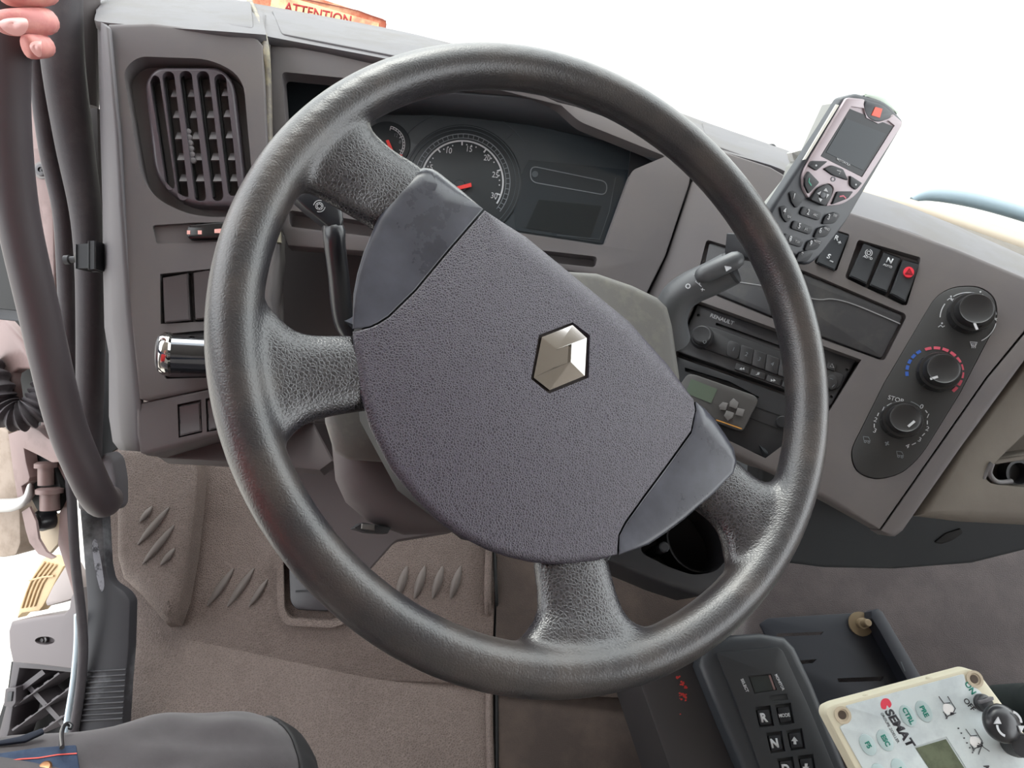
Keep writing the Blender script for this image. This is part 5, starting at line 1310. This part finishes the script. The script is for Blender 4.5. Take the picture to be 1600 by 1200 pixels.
# ---------------------------------------------------------------- cup holder and consoles on the right
def right_side():
    CH = Pl((1050, 880, .88), n=(0, -.32, .95))
    T = thing('cup_holder', CH.P(1060, 870), 'deep black cup holder tray under the dash, seen between the wheel spokes', 'cup holder')
    op = rnd([(998, 862), (1020, 822), (1060, 790), (1106, 792), (1134, 836), (1138, 872), (1118, 894), (1082, 899), (1040, 884)], 12, 4)
    shoulder('tray', [(948, 876, .004), (956, 862, .006), (1000, 846, .006), (1020, 790, .006), (1075, 760, .006), (1130, 780, .008), (1158, 840, .01), (1158, 890, .012), (1130, 925, .014), (1090, 932, .012), (1040, 915, .008)], CH, -.10, 0, M_TRAY, T, fall=.8, holes=[(op, .085, True)])
    lathe('cup_ring', CH.P(1082, 846, -.06), CH.n, [(.046, -.02), (.046, .03), (.0435, .03), (.043, -.02)], M_TRAY, T, seg=36)
    lathe('divider_post', CH.P(1022, 862, -.06), CH.n, [(.007, -.02), (.007, .05), (.005, .052)], M_DARK, T, seg=12)
    # black shifter console
    Q = Pl((1170, 1100, .84), n=(-.06, -.26, .96))
    T = thing('shifter_console', Q.P(1130, 1120), 'black floor console with red paint specks on its flat left flank', 'console')
    shoulder('housing', [(1091, 1040, .012), (1098, 1008, .014), (1139, 993, .014), (1185, 990, .012), (1224, 996, .012), (1240, 1012, .012), (1268, 1070, .010), (1320, 1200, .010), (1350, 1290, .01), (1195, 1290, .01), (1158, 1200, .010), (1120, 1110, .010)], Q, -.06, 0, M_CONS, T, fall=.7)
    LP_ = Q.up(-.035)
    slab('flank', [(985, 1020), (1110, 1010), (1190, 1200), (1220, 1290), (1076, 1290), (1046, 1200), (1002, 1075)], LP_, -.20, 0, M_FLANK, T, bev=.004)
    sp = []
    random.seed(3)
    for cx, cy, n, s in ((1060, 1057, 7, 3), (1066, 1068, 6, 3), (1071, 1073, 5, 2), (1067, 1090, 14, 5), (1069, 1086, 8, 4), (1097, 1067, 2, 1), (1063, 1084, 2, 1), (1063, 1116, 1, .5)):
        for _ in range(n):
            sp.append(slab('t', disc_pts(cx + random.uniform(-s, s), cy + random.uniform(-s, s), random.uniform(.7, 1.9), 6), LP_, 0, .0006, M_SPECK))
    multi('paint_speck', sp, T, kind='stuff')
    # push button selector let into the console
    S2 = Q.up(.001)
    T = thing('gear_selector', S2.P(1185, 1100), 'black push-button gear selector lettered R, N and MODE with a small blank display', 'gear selector')
    slots = [([(1169, 1056), (1205, 1053), (1214, 1078), (1179, 1084)], .004, True), ([(1201, 1087), (1229, 1084), (1232, 1093), (1205, 1096)], .002, True)]
    btn = {}
    for r_, (lab_) in enumerate((('R', 'MODE'), ('N', 'up'), ('D', 'down'))):
        for c in range(2):
            x = 1193 + r_ * 17.5 + c * 31.5 - (0 if c == 0 else 0); y = 1122 + r_ * 40 - c * 4
            btn[(r_, c)] = (lab_[c], x, y)
            slots.append(([(x - 14, y - 17), (x + 11, y - 20), (x + 17, y + 12), (x - 6, y + 15)], .006, True))
    slab('faceplate', rnd([(1119, 1020), (1216, 1011), (1224, 1018), (1262, 1100), (1310, 1215), (1330, 1270), (1215, 1270), (1188, 1200), (1150, 1095)], 3), S2, -.004, .004, M_CONS2, T, bev=.001, holes=slots)
    sc = slab('screen', [(1171, 1058), (1203, 1055), (1211, 1077), (1180, 1082)], S2, 0, .0015, mat('selector display', (48, 56, 58), .15, spec=.5), T)
    slab('pink_edge', [(1201, 1055), (1204, 1055), (1212, 1077), (1209, 1078)], S2, .0015, .002, mat('pink display edge', (176, 148, 146), .4), sc)
    text('SELECT', S2, 1163.5, 1071, 4.4, M_PRINT, T, d=(13, 29), h=.0043, sx=1.0, bold=.03)
    text('MONITOR', S2, 1218, 1066, 4.4, M_PRINT, T, d=(14, 28), h=.0043, sx=.85, bold=.03)
    for (r_, c), (lb, x, y) in btn.items():
        k = slab('push_button', rnd([(x - 10, y - 12), (x + 9, y - 14), (x + 13, y + 9), (x - 5, y + 12)], 2.5), S2, -.002, .0028, M_KEYP, T, bev=.001)
        if lb in 'RND':
            text(lb, S2, x, y, 12, M_PRINT, k, d=(30, -3), h=.0031, bold=.05, sx=.95)
        elif lb == 'MODE':
            text(lb, S2, x + 1, y, 5, M_PRINT, k, d=(30, -3), h=.0031, bold=.03, sx=.9)
        else:
            s_ = -1 if lb == 'up' else 1
            slab('arrow', [(x - 1, y + s_ * 7), (x + 5, y), (x + 2, y), (x + 2.5, y - s_ * 5), (x - 2, y - s_ * 5), (x - 2, y), (x - 5.5, y)], S2, .0028, .0032, M_PRINT, k)
    # black mounting plate on the tunnel
    BR = TUN.up(.020)
    T = thing('mounting_plate', BR.P(1300, 1010), 'dark slotted steel mounting plate with an upright flange on the carpeted tunnel', 'bracket')
    sl = [([(1214, 990), (1287, 987), (1283, 992), (1212, 995)], .004, False), ([(1246, 1032), (1276, 1030), (1270, 1036), (1246, 1038)], .004, False), ([(1308, 1060), (1381, 1057), (1376, 1064), (1311, 1066)], .004, False)]
    slab('plate', rnd([(1187, 975), (1200, 966), (1362, 956), (1378, 960), (1440, 1062), (1500, 1150), (1330, 1200), (1260, 1110), (1225, 1050)], 3), BR, -.004, 0, M_PLATE, T, bev=.0008, holes=sl)
    slab('flange', [(1362, 955), (1372, 951), (1379, 956), (1443, 1064), (1500, 1150), (1480, 1160), (1425, 1076), (1374, 985), (1362, 966)], BR, 0, .028, M_PLATE, T, bev=.001)
    lathe('bolt', BR.P(1344, 975, .001), BR.n, [(.017, 0), (.017, .003), (.008, .004), (.008, .012), (.006, .013), (.005, .026), (.004, .027)], mat('dirty brass washer', (140, 122, 96), .55, metal=.3), T, seg=20)
    line_strip('slot_mark', [(1408, 1034), (1414, 1049)], BR.up(.0285), 1.6, 0, M_PRINTF, T)
    # white control box
    CB = Pl((1420, 1130, .72), n=(-.10, -.34, .93))
    T = thing('control_box', CB.P(1420, 1150), 'white keypad control box with a red emblem, oval keys, grey display and rotary switch', 'control box')
    lid = rnd([(1292, 1106, 5), (1305, 1100, 4), (1512, 1045, 5), (1528, 1049, 8), (1540, 1064, 4), (1580, 1118, 0), (1700, 1280, 8), (1420, 1360, 8), (1291, 1115, 4)], 4)
    slab('case', [(x + (x - 1450) * .0, y) for x, y in lid], CB, -.020, -.004, mat('cream enclosure', (226, 220, 196), .5), T, bev=.002, draft=.002)
    slab('lid', lid, CB, -.004, .003, MATS['cream enclosure'], T, bev=.0025)
    lbl = rnd([(1321, 1103, 3), (1506, 1053, 3), (1510, 1068, 6), (1530, 1078, 4), (1620, 1195, 3), (1420, 1330, 3), (1312, 1136, 3), (1325, 1128, 6), (1328, 1112, 5)], 3)
    scr = [(1428, 1167), (1479, 1151), (1522, 1219), (1474, 1240)]
    slab('label', lbl, CB, .003, .0042, M_LABEL, T, bev=.0004, holes=[(scr, .0009, True)])
    slab('display', [(1431, 1169), (1478, 1155), (1518, 1218), (1475, 1236)], CB, .0033, .0039, mat('grey green lcd', (122, 130, 106), .6, spec=.2, var=((104, 112, 92), 50, .4, .6)), T)
    H = .0045
    gm = mat('green lettering', (16, 150, 128), .6); dk = mat('dark lettering', (58, 58, 66), .6)
    slab('red_emblem', [tuple(v) for v in spline([(1376, 1099), (1380, 1092), (1388, 1092), (1393, 1100), (1390, 1106), (1386, 1102), (1384, 1108), (1378, 1107)], 4, True)], CB, .004, H, mat('emblem red', (228, 62, 84), .5), T)
    text('SEMAT', CB, 1405, 1137, 12.5, dk, T, d=(34, 52), h=H, sx=1.1, shear=.15, bold=.045)
    text('GROUPE ZOELLER', CB, 1390.5, 1137, 4.2, dk, T, d=(27, 47), h=H, sx=.95)
    for lb, x, y in (('CTRL', 1419, 1118.5), ('PRE', 1444, 1111.5), ('ESC', 1383.5, 1157), ('F5', 1356.5, 1164), ('F4', 1375, 1210), ('E', 1406, 1202)):
        u = Vector((.5, .866)); v = Vector((.87, -.5))
        p = [tuple(Vector((x, y)) + u * 18.5 * math.cos(a) + v * 11 * math.sin(a)) for a in [2 * PI * k / 28 for k in range(28)]]
        k = slab('oval_key', p, CB, .004, .0052, mat('pale blue key', (188, 208, 210), .45), T, bev=.0005)
        text(lb, CB, x, y, 7.2, gm, k, d=(14, 25), h=.0055, bold=.04)
    text('ON', CB, 1516, 1075, 8.5, gm, T, d=(15, 22), h=H, bold=.03)
    text('OFF', CB, 1514.5, 1101, 8.0, dk, T, d=(19, 23), h=H, bold=.01)
    text('A', CB, 1542, 1199, 8, dk, T, d=(15, 22), h=H, bold=.03)
    for x0, y0, lines in ((1484, 1112, 0), (1526, 1163, 1)):
        wb = slab('white_pictogram', [tuple(v) for v in spline([(x0 - 9, y0 - 12), (x0 + 1, y0 - 11), (x0 + 6, y0 - 6), (x0 + 5, y0 + 3), (x0 - 2, y0 + 5), (x0 - 10, y0 - 2)], 3, True)], CB, .0043, .0046, mat('white print label', (246, 246, 246), .5), T)
        o_ = [line_strip('t', q, CB, 1.0, .0049, dk) for q in ([(x0 - 17, y0 - 24), (x0 - 9, y0 - 13), (x0 + 1, y0 - 14)], [(x0 - 3, y0 - 24), (x0 + 3, y0 - 14), (x0 + 9, y0 - 5), (x0 + 6, y0 + 1)], [(x0 - 10, y0), (x0 - 3, y0 + 8), (x0 - 6, y0 + 11)], [(x0 - 8, y0 + 3), (x0 - 4, y0 + 11)], [(x0 - 3, y0 + 7), (x0 + 4, y0 + 3), (x0 + 10, y0 + 2)])]
        o_.append(slab('t', [(x0 + 1, y0 + 1), (x0 + 5, y0 + 1), (x0 + 7, y0 + 4), (x0 + 1, y0 + 6)], CB, .0043, .0049, dk))
        if lines:
            o_ += [line_strip('t', q, CB, 1.0, .0049, dk) for q in ([(x0 + 2, y0 - 2), (x0 + 20, y0 + 11)], [(x0 + 10, y0 - 3), (x0 + 3, y0 + 16)])]
            o_ += [slab('t', disc_pts(1498 + k * 4.4, 1138 + k * 7.6, 1.2, 6), CB, .0043, .0049, dk) for k in range(6)]
        multi('pictogram_line', o_, T)
    for x, y in ((1316, 1117), (1522, 1061)):
        lathe('screw_well', CB.P(x, y, .0025), CB.n, [(.0088, 0), (.0088, .002), (.0062, .002), (.0055, .0008), (.001, .0006)], mat('brown screw well', (206, 192, 168), .5), T, seg=20)
        lathe('screw', CB.P(x, y, .0032), CB.n, [(.0045, 0), (.004, .0006), (.001, .0006)], mat('dull screw', (104, 92, 82), .4, metal=.5), T, seg=14)
    for x, y in ((1352.5, 1089), (1451, 1061)):
        lathe('edge_pip', CB.P(x, y, -.002), CB.n, [(.0035, 0), (.003, .003), (.001, .004)], MATS['cream enclosure'], T, seg=10)
    sw = lathe('rotary_switch', CB.P(1534, 1098, .004), CB.n, [(.0090, 0), (.0090, .004), (.0078, .005), (.0075, .008), (.006, .010), (.001, .0105)], mat('grey black switch', (66, 68, 72), .4), T, seg=28)
    box3('lever', CB.P(1540, 1094, .0135), .015, .0035, .006, RC * .95 + UC * .3, CB.n.cross(RC), CB.n, mat('grey switch lever', (126, 124, 128), .4), sw, bev=.001)
    # mushroom joystick of the box
    T = thing('joystick', CB.P(1578, 1150, .02), 'black mushroom joystick with white curved arrows on the corner of the white box', 'joystick')
    b = CB.P(1582, 1160, .004); ax = CB.n * .97 - RC * .22
    lathe('stem', b, ax, [(.013, -.002), (.013, .01), (.010, .022), (.011, .028)], M_DARK, T, seg=24)
    top = CB.P(1574, 1131, .040)
    a2 = (CB.n * .95 + RC * .10 + UC * .05).normalized()
    cap = lathe('cap', top - a2 * .012, a2, [(.010, -.004), (.0175, 0), (.0185, .004), (.0175, .008), (.013, .0115), (.006, .013), (.001, .0133)], M_GL2, T, seg=40, smooth=60)
    JP = plane_at(top + a2 * .0006, a2)
    line_strip('curved_arrow', arc(1577, 1131, 19, 110, 175, 10, 20), JP, 3.6, .0004, M_PRINT, cap)
    slab('arrow_head', [(1554, 1131), (1560, 1120), (1565, 1131)], JP, -.001, .0006, M_PRINT, cap)
    line_strip('curved_arrow', arc(1577, 1131, 19, -70, -5, 10, 20), JP, 3.6, .0004, M_PRINT, cap)
    slab('arrow_head', [(1591, 1134), (1601, 1134), (1596, 1145)], JP, -.001, .0006, M_PRINT, cap)
    T = thing('lever_knob', at(1606, 1098, .84), 'dark green-black ribbed lever boot at the right edge behind the white box', 'lever')
    lathe('boot', at(1610, 1110, .90), Vector((0, -.2, .97)), [(.035, -.06), (.034, 0), (.031, .012), (.033, .02), (.028, .032), (.029, .038), (.02, .05), (.006, .056)], mat('green black rubber', (40, 48, 48), .4), T, seg=32, smooth=60)
    # column that carries the box
    T = thing('box_stand', CB.P(1500, 1200, -.12), 'dark stand carrying the white control box above the tunnel', 'stand')
    p0 = CB.P(1500, 1240, -.021); p1 = p0.copy(); p1.z = TUN.P(1500, 1200).z
    tube('post', [p0, p1], .022, M_DARK, T)
M_TRAY = mat('black tray plastic', (40, 40, 44), .5)
M_CONS = mat('blue black console plastic', (48, 52, 58), .5, bump=('noise', 1300, .15, .0004))
M_CONS2 = mat('selector faceplate', (44, 47, 52), .5)
M_FLANK = mat('console flank plastic', (44, 41, 43), .55)
M_SPECK = mat('red paint speck', (206, 54, 50), .5)
M_PLATE = mat('blue black steel plate', (36, 40, 50), .5, spec=.5)
M_LABEL = mat('pale blue white label', (214, 224, 226), .4, spec=.4, var=((202, 212, 216), 30, .45, .65))
right_side()

# ---------------------------------------------------------------- the driver
from mathutils import noise
def cw(x, y, d): return CAM + RC * x + UC * y + FW * d
def skin_mesh(chains, sub=2):
    """grows one continuous surface over chains of (point, radius); chains share points by identity of position"""
    vs = []; rs = []; es = set(); idx = {}
    for ch in chains:
        prev = None
        for p, r in ch:
            key = (round(p[0], 5), round(p[1], 5), round(p[2], 5))
            if key not in idx:
                idx[key] = len(vs); vs.append(tuple(p)); rs.append(r)
            i = idx[key]
            if prev is not None and prev != i: es.add((min(prev, i), max(prev, i)))
            prev = i
    me = bpy.data.meshes.new('sk'); me.from_pydata(vs, list(es), [])
    ob = bpy.data.objects.new('sk', me); COL.objects.link(ob)
    md = ob.modifiers.new('s', 'SKIN'); md.use_smooth_shade = True; md.branch_smoothing = .3
    if not me.skin_vertices:
        raise RuntimeError('no skin layer')
    for v, r in zip(me.skin_vertices[0].data, rs):
        v.radius = (r, r); v.use_root = False
    me.skin_vertices[0].data[0].use_root = True
    sb = ob.modifiers.new('u', 'SUBSURF'); sb.levels = sub; sb.render_levels = sub
    dg = bpy.context.evaluated_depsgraph_get(); dg.update()
    out = bpy.data.meshes.new_from_object(ob.evaluated_get(dg))
    bpy.data.objects.remove(ob)
    return out
def person():
    T = thing('person', Vector((-.40, -.20, .0)), 'driver gripping the black grab rail, in grey trousers and blue denim', 'person')
    V = Vector
    pel = V((-.43, -.24, .60)); wst = V((-.42, -.20, .80)); chs = V((-.38, -.14, 1.02)); nk = V((-.35, -.10, 1.19)); hd0 = V((-.34, -.08, 1.28))
    lhip = V((-.478, -.125, .632)); lkn = at(408, 1238, .62); lank = lkn + V((.0, -.14, -.32)); 
    rhip = V((-.33, -.26, .59)); rkn = V((.10, -.16, .44)); rank = V((.12, -.16, .07))
    lsh = V((-.53, -.08, 1.12)); rsh = V((-.21, -.16, 1.12))
    wrL = at(-190, 30, .60); elL = (lsh + wrL) / 2 + V((-.09, -.02, -.10))
    plL = at(-95, 5, .592)
    rel = V((-.10, -.36, .95)); rwr = V((.03, -.17, 1.08)); rpl = V((.035, -.11, 1.11))
    chains = [[(pel, .12), (wst, .115), (chs, .13), (nk, .055), (hd0, .055)],
              [(pel, .12), (lhip, .085), ((lhip + lkn) / 2, .075), (lkn, .058), ((lkn + lank) / 2, .05), (lank, .036), (lank + V((.01, .07, -.04)), .036)],
              [(pel, .12), (rhip, .085), ((rhip + rkn) / 2, .075), (rkn, .058), ((rkn + rank) / 2, .05), (rank, .036), (rank + V((.01, .09, -.04)), .036)],
              [(chs, .13), (lsh, .055), ((lsh + elL) / 2, .046), (elL, .040), ((elL + wrL) / 2, .036), (wrL, .026), (plL, .028)],
              [(chs, .13), (rsh, .055), ((rsh + rel) / 2, .046), (rel, .040), ((rel + rwr) / 2, .036), (rwr, .026), (rpl, .026)]]
    # left hand: each finger leaves the palm behind the rail, bends at the right of it and comes back in front
    F_ = {'index': (-56, .92, 1.0), 'middle': (-11, 1.0, 1.0), 'ring': (33, 1.0, 1.0)}
    for y, tx in ((-58, -2), (-13, -8), (33, -14)):
        kn = at(-22, y * .8, .592)
        chains.append([(plL, .028), (kn, .0125), (at(38, y, .578), .0112), (at(72, y, .545), .0108), (at(66, y + 1, .515), .0106), (at(28, y + 2, .497), .0102), (at(tx, y + 3, .495), .0088)])
    chains.append([(plL, .028), (at(-14, 60, .590), .0108), (at(36, 70, .574), .0098), (at(66, 72, .546), .0096), (at(66, 72, .520), .0096), (at(47, 73, .503), .0096), (at(36, 73, .500), .0080)])
    chains.append([(plL, .028), (at(-110, -60, .575), .014), (at(-70, -110, .55), .012), (at(-20, -135, .535), .011), (at(20, -140, .53), .009)])
    for k, (dx, dz) in enumerate(((.0, .045), (.012, .03), (.018, .012), (.016, -.008))):
        chains.append([(rpl, .026), (rpl + V((.02 + dx * .3, .035, dz)), .0085), (rpl + V((.0 + dx, .06, dz + .005)), .008), (rpl + V((-.03 + dx, .062, dz + .005)), .007)])
    chains.append([(rpl, .026), (rpl + V((-.02, .02, .02)), .010), (rpl + V((-.035, .045, .035)), .009), (rpl + V((-.03, .06, .05)), .008)])
    body = skin_mesh(chains)
    skinm = mat('warm skin', (204, 128, 125), .5, spec=.4, var=((222, 160, 148), 45, .42, .66), bump=('noise', 700, .15, .0005))
    skinm.node_tree.nodes['Principled BSDF'].inputs['Subsurface Weight'].default_value = .15
    skinm.node_tree.nodes['Principled BSDF'].inputs['Subsurface Scale'].default_value = .01
    finish(body, 'body', skinm, T, 0); body.polygons.foreach_set('use_smooth', [True] * len(body.polygons))
    # nails of the two fingers seen end on
    nail = mat('pale nail', (226, 172, 166), .35)
    def nailp(cx, cy, d, rx, ry, nm='fingernail'):
        c = at(cx, cy, d); rows = []
        for j in range(5):
            t = j / 4; s = [.05, .6, .85, .98, 1.0][j]
            rows.append([c + RC * (math.cos(a) * rx * s) + UC * (math.sin(a) * ry * s) + FW * (.0045 * s * s * math.sin(a) ** 2 + .0007 * s * s) for a in [2 * PI * k / 20 for k in range(20)]])
        grid(nm, rows, nail, T, 60, closed=True, solid=.0006)
    nailp(20, 36, .4855, .0105, .0068); nailp(54, 71, .4915, .0042, .0062)
    # head with face and short hair (behind the lens, for the sake of the figure)
    hc = V((-.33, -.055, 1.365)); bm = bmesh.new(); bmesh.ops.create_uvsphere(bm, u_segments=28, v_segments=20, radius=1)
    fdir = V((.35, .85, -.4)).normalized(); fx = fdir.cross(V((0, 0, 1))).normalized(); fz = fx.cross(fdir).normalized()
    for v in bm.verts:
        x, y, z = v.co
        s = 1 - .18 * max(0, -z) * (1 if y > -.2 else .6)
        nx = .074 * x * s; ny = .095 * y * s; nz = .115 * z
        if y > .7 and abs(x) < .22 and -.35 < z < .15: ny += .016 * (1 - abs(x) / .22)
        if y > .5 and abs(z + .05 - .12) < .12 and .2 < abs(x) < .55: ny -= .007
        v.co = hc + fx * nx + fdir * ny + fz * nz
    me = bpy.data.meshes.new('head'); bm.to_mesh(me); bm.free()
    hd = finish(me, 'head', skinm, T, 0); me.polygons.foreach_set('use_smooth', [True] * len(me.polygons))
    bm = bmesh.new(); bmesh.ops.create_uvsphere(bm, u_segments=28, v_segments=20, radius=1)
    bmesh.ops.delete(bm, geom=[v for v in bm.verts if v.co.z < .25 - .9 * max(0, -v.co.y) or (v.co.y > .55 and v.co.z < .62)], context='VERTS')
    for v in bm.verts: v.co = hc + fx * v.co.x * .081 + fdir * (v.co.y * .102 - .002) + fz * (v.co.z * .123)
    me = bpy.data.meshes.new('hair'); bm.to_mesh(me); bm.free(); finish(me, 'hair', mat('dark hair', (58, 46, 38), .7), T, 60)
    for s in (-1, 1):
        lathe('eye', hc + fx * (.030 * s) + fdir * .080 + fz * .010, fdir, [(.011, 0), (.009, .005), (.004, .008), (.0005, .0085)], mat('eye white', (232, 230, 226), .2), hd, seg=14)
        lathe('ear', hc + fx * (.072 * s) - fz * .005, fx * s, [(.020, -.004), (.022, .004), (.012, .010), (.002, .008)], skinm, hd, seg=16)
    tube('mouth', [hc + fx * x + fdir * (.086 - abs(x) * .4) - fz * .050 for x in (-.022, -.01, 0, .01, .022)], .0035, mat('lips', (184, 104, 100), .5), hd, seg=8)
    # trousers
    tr = skin_mesh([[(pel, .135), (wst - V((0, 0, .06)), .125)],
                    [(pel, .135), (lhip, .100), ((lhip + lkn) / 2, .092), (lkn - (lkn - lhip).normalized() * .05, .083), (lkn, .076), ((lkn * .7 + lank * .3), .066), ((lkn + lank) / 2, .060), (lank, .055)],
                    [(pel, .135), (rhip, .100), ((rhip + rkn) / 2, .090), (rkn, .073), ((rkn + rank) / 2, .062), (rank, .055)]], 5)
    ax = (lkn - lhip).normalized(); Lh = (lkn - lhip).length
    for v in tr.vertices:
        p = v.co; t = (p - lhip).dot(ax); q = (p - lhip - ax * t)
        if -.05 < t < Lh + .06 and q.length < .16:
            d = q.normalized(); a = math.atan2(d.dot(-FW), d.dot(UC))
            f = 0
            for (s, tw, w_, amp) in ((.30, 2.6, .17, .009), (.8, 4.2, .20, .010), (1.35, 5.0, .2, .009), (1.0, -3.2, .2, .007)):
                e = (a - s - tw * (t - Lh * .55)) / w_
                f += amp * math.exp(-e * e) * math.exp(-((t - Lh * .5) / (Lh * .38)) ** 2)
            f += .006 * noise.noise(V((t * 18, a * 3.2, 1)))
            v.co = p + d * f
    M_TR = mat('grey work trouser cloth', (92, 88, 91), .85, spec=.2, bump=('weave', 420, .25, .0005), sheen=.2, var=((84, 80, 83), 12, .4, .6))
    finish(tr, 'trousers', M_TR, T, 0); tr.polygons.foreach_set('use_smooth', [True] * len(tr.polygons))
    # black knee patch: the end of the trouser knee, its edge standing slightly proud
    fs = [p for p in tr.polygons if (p.center - lhip).dot(ax) > Lh + .012 and (p.center - lkn).length < .11]
    used = sorted({i for p in fs for i in p.vertices}); mp = {v: i for i, v in enumerate(used)}
    kp = bpy.data.meshes.new('knee_patch')
    kp.from_pydata([tuple(tr.vertices[i].co + tr.vertices[i].normal * .0025) for i in used], [], [tuple(mp[i] for i in p.vertices) for p in fs])
    finish(kp, 'knee_patch', mat('black knee patch', (34, 33, 36), .7), T, 0).modifiers.new('thickness', 'SOLIDIFY').thickness = .003
    kp.polygons.foreach_set('use_smooth', [True] * len(kp.polygons))
    jk = skin_mesh([[(pel + V((0, 0, .03)), .142), (wst, .135), (chs, .148), (nk - V((0, 0, .02)), .075)],
                    [(chs, .148), (lsh, .072), ((lsh + elL) / 2, .060), (elL, .054), ((elL + wrL) / 2, .048), (wrL * .85 + elL * .15, .042)],
                    [(chs, .148), (rsh, .072), ((rsh + rel) / 2, .060), (rel, .054), ((rel + rwr) / 2, .048), (rwr * .85 + rel * .15, .042)]], 2)
    vs_ = skin_mesh([[(pel + V((0, 0, .12)), .140), (wst, .142), (chs, .156), (chs + V((0, 0, .07)), .12)]], 2)
    finish(vs_, 'unseen_vest', mat('red vest cloth', (206, 40, 44), .8), T, 0); vs_.polygons.foreach_set('use_smooth', [True] * len(vs_.polygons))  # unseen red garment, added so the wheel rim picks up a red tint
    SH = mat('black shoe', (30, 30, 32), .5)
    for ank in (lank, rank):
        tube('shoe', [ank + V((0, -.04, -.03)), ank + V((.005, .04, -.045)), ank + V((.01, .10, -.055)), ank + V((.015, .15, -.06))], [.045, .047, .042, .03], SH, T, seg=16, sub=3, round_end=True)
    M_DEN = mat('blue denim', (62, 76, 100), .85, spec=.2, bump=('weave', 900, .3, .0004), var=((78, 92, 116), 60, .4, .6))
    finish(jk, 'jacket', M_DEN, T, 0); jk.polygons.foreach_set('use_smooth', [True] * len(jk.polygons))
    # denim pocket flap and hem lying on the thigh
    DP = Pl((60, 1180, .487), (120, 1180, .494), (60, 1240, .470))
    fl = slab('pocket_flap', rnd([(-60, 1172, 2), (0, 1176, 2), (60, 1167, 2), (119, 1163, 3), (124, 1200, 3), (128, 1290, 3), (-60, 1300, 3)], 3), DP, -.004, 0, M_DEN, T, bev=.0012)
    line_strip('red_stitching', [(-60, 1186), (0, 1190.5), (30, 1186), (60, 1184), (90, 1179), (120, 1177)], DP, 1.8, .0006, mat('red thread', (226, 84, 72), .6), fl)
    lathe('copper_button', DP.P(71, 1200, 0), DP.n, [(.0042, 0), (.0042, .002), (.003, .003), (.001, .0028)], mat('copper button', (170, 124, 90), .3, metal=.8), fl, seg=18)
    slab('jacket_hem', rnd([(-60, 1158), (0, 1156), (30, 1150), (66, 1137), (70, 1144), (40, 1158), (0, 1163), (-60, 1166)], 2), Pl((0, 1156, .492), (66, 1140, .508), (0, 1190, .484)), -.004, 0, mat('dark navy denim', (34, 42, 60), .8), T, bev=.001)
    tube('cord_loop', [at(97, 1168, .486), at(96, 1150, .505), at(99, 1136, .515), at(105, 1131, .522), at(111, 1134, .522), at(109, 1139, .520)], .0016, M_GL2, T, sub=5, seg=10)
person()
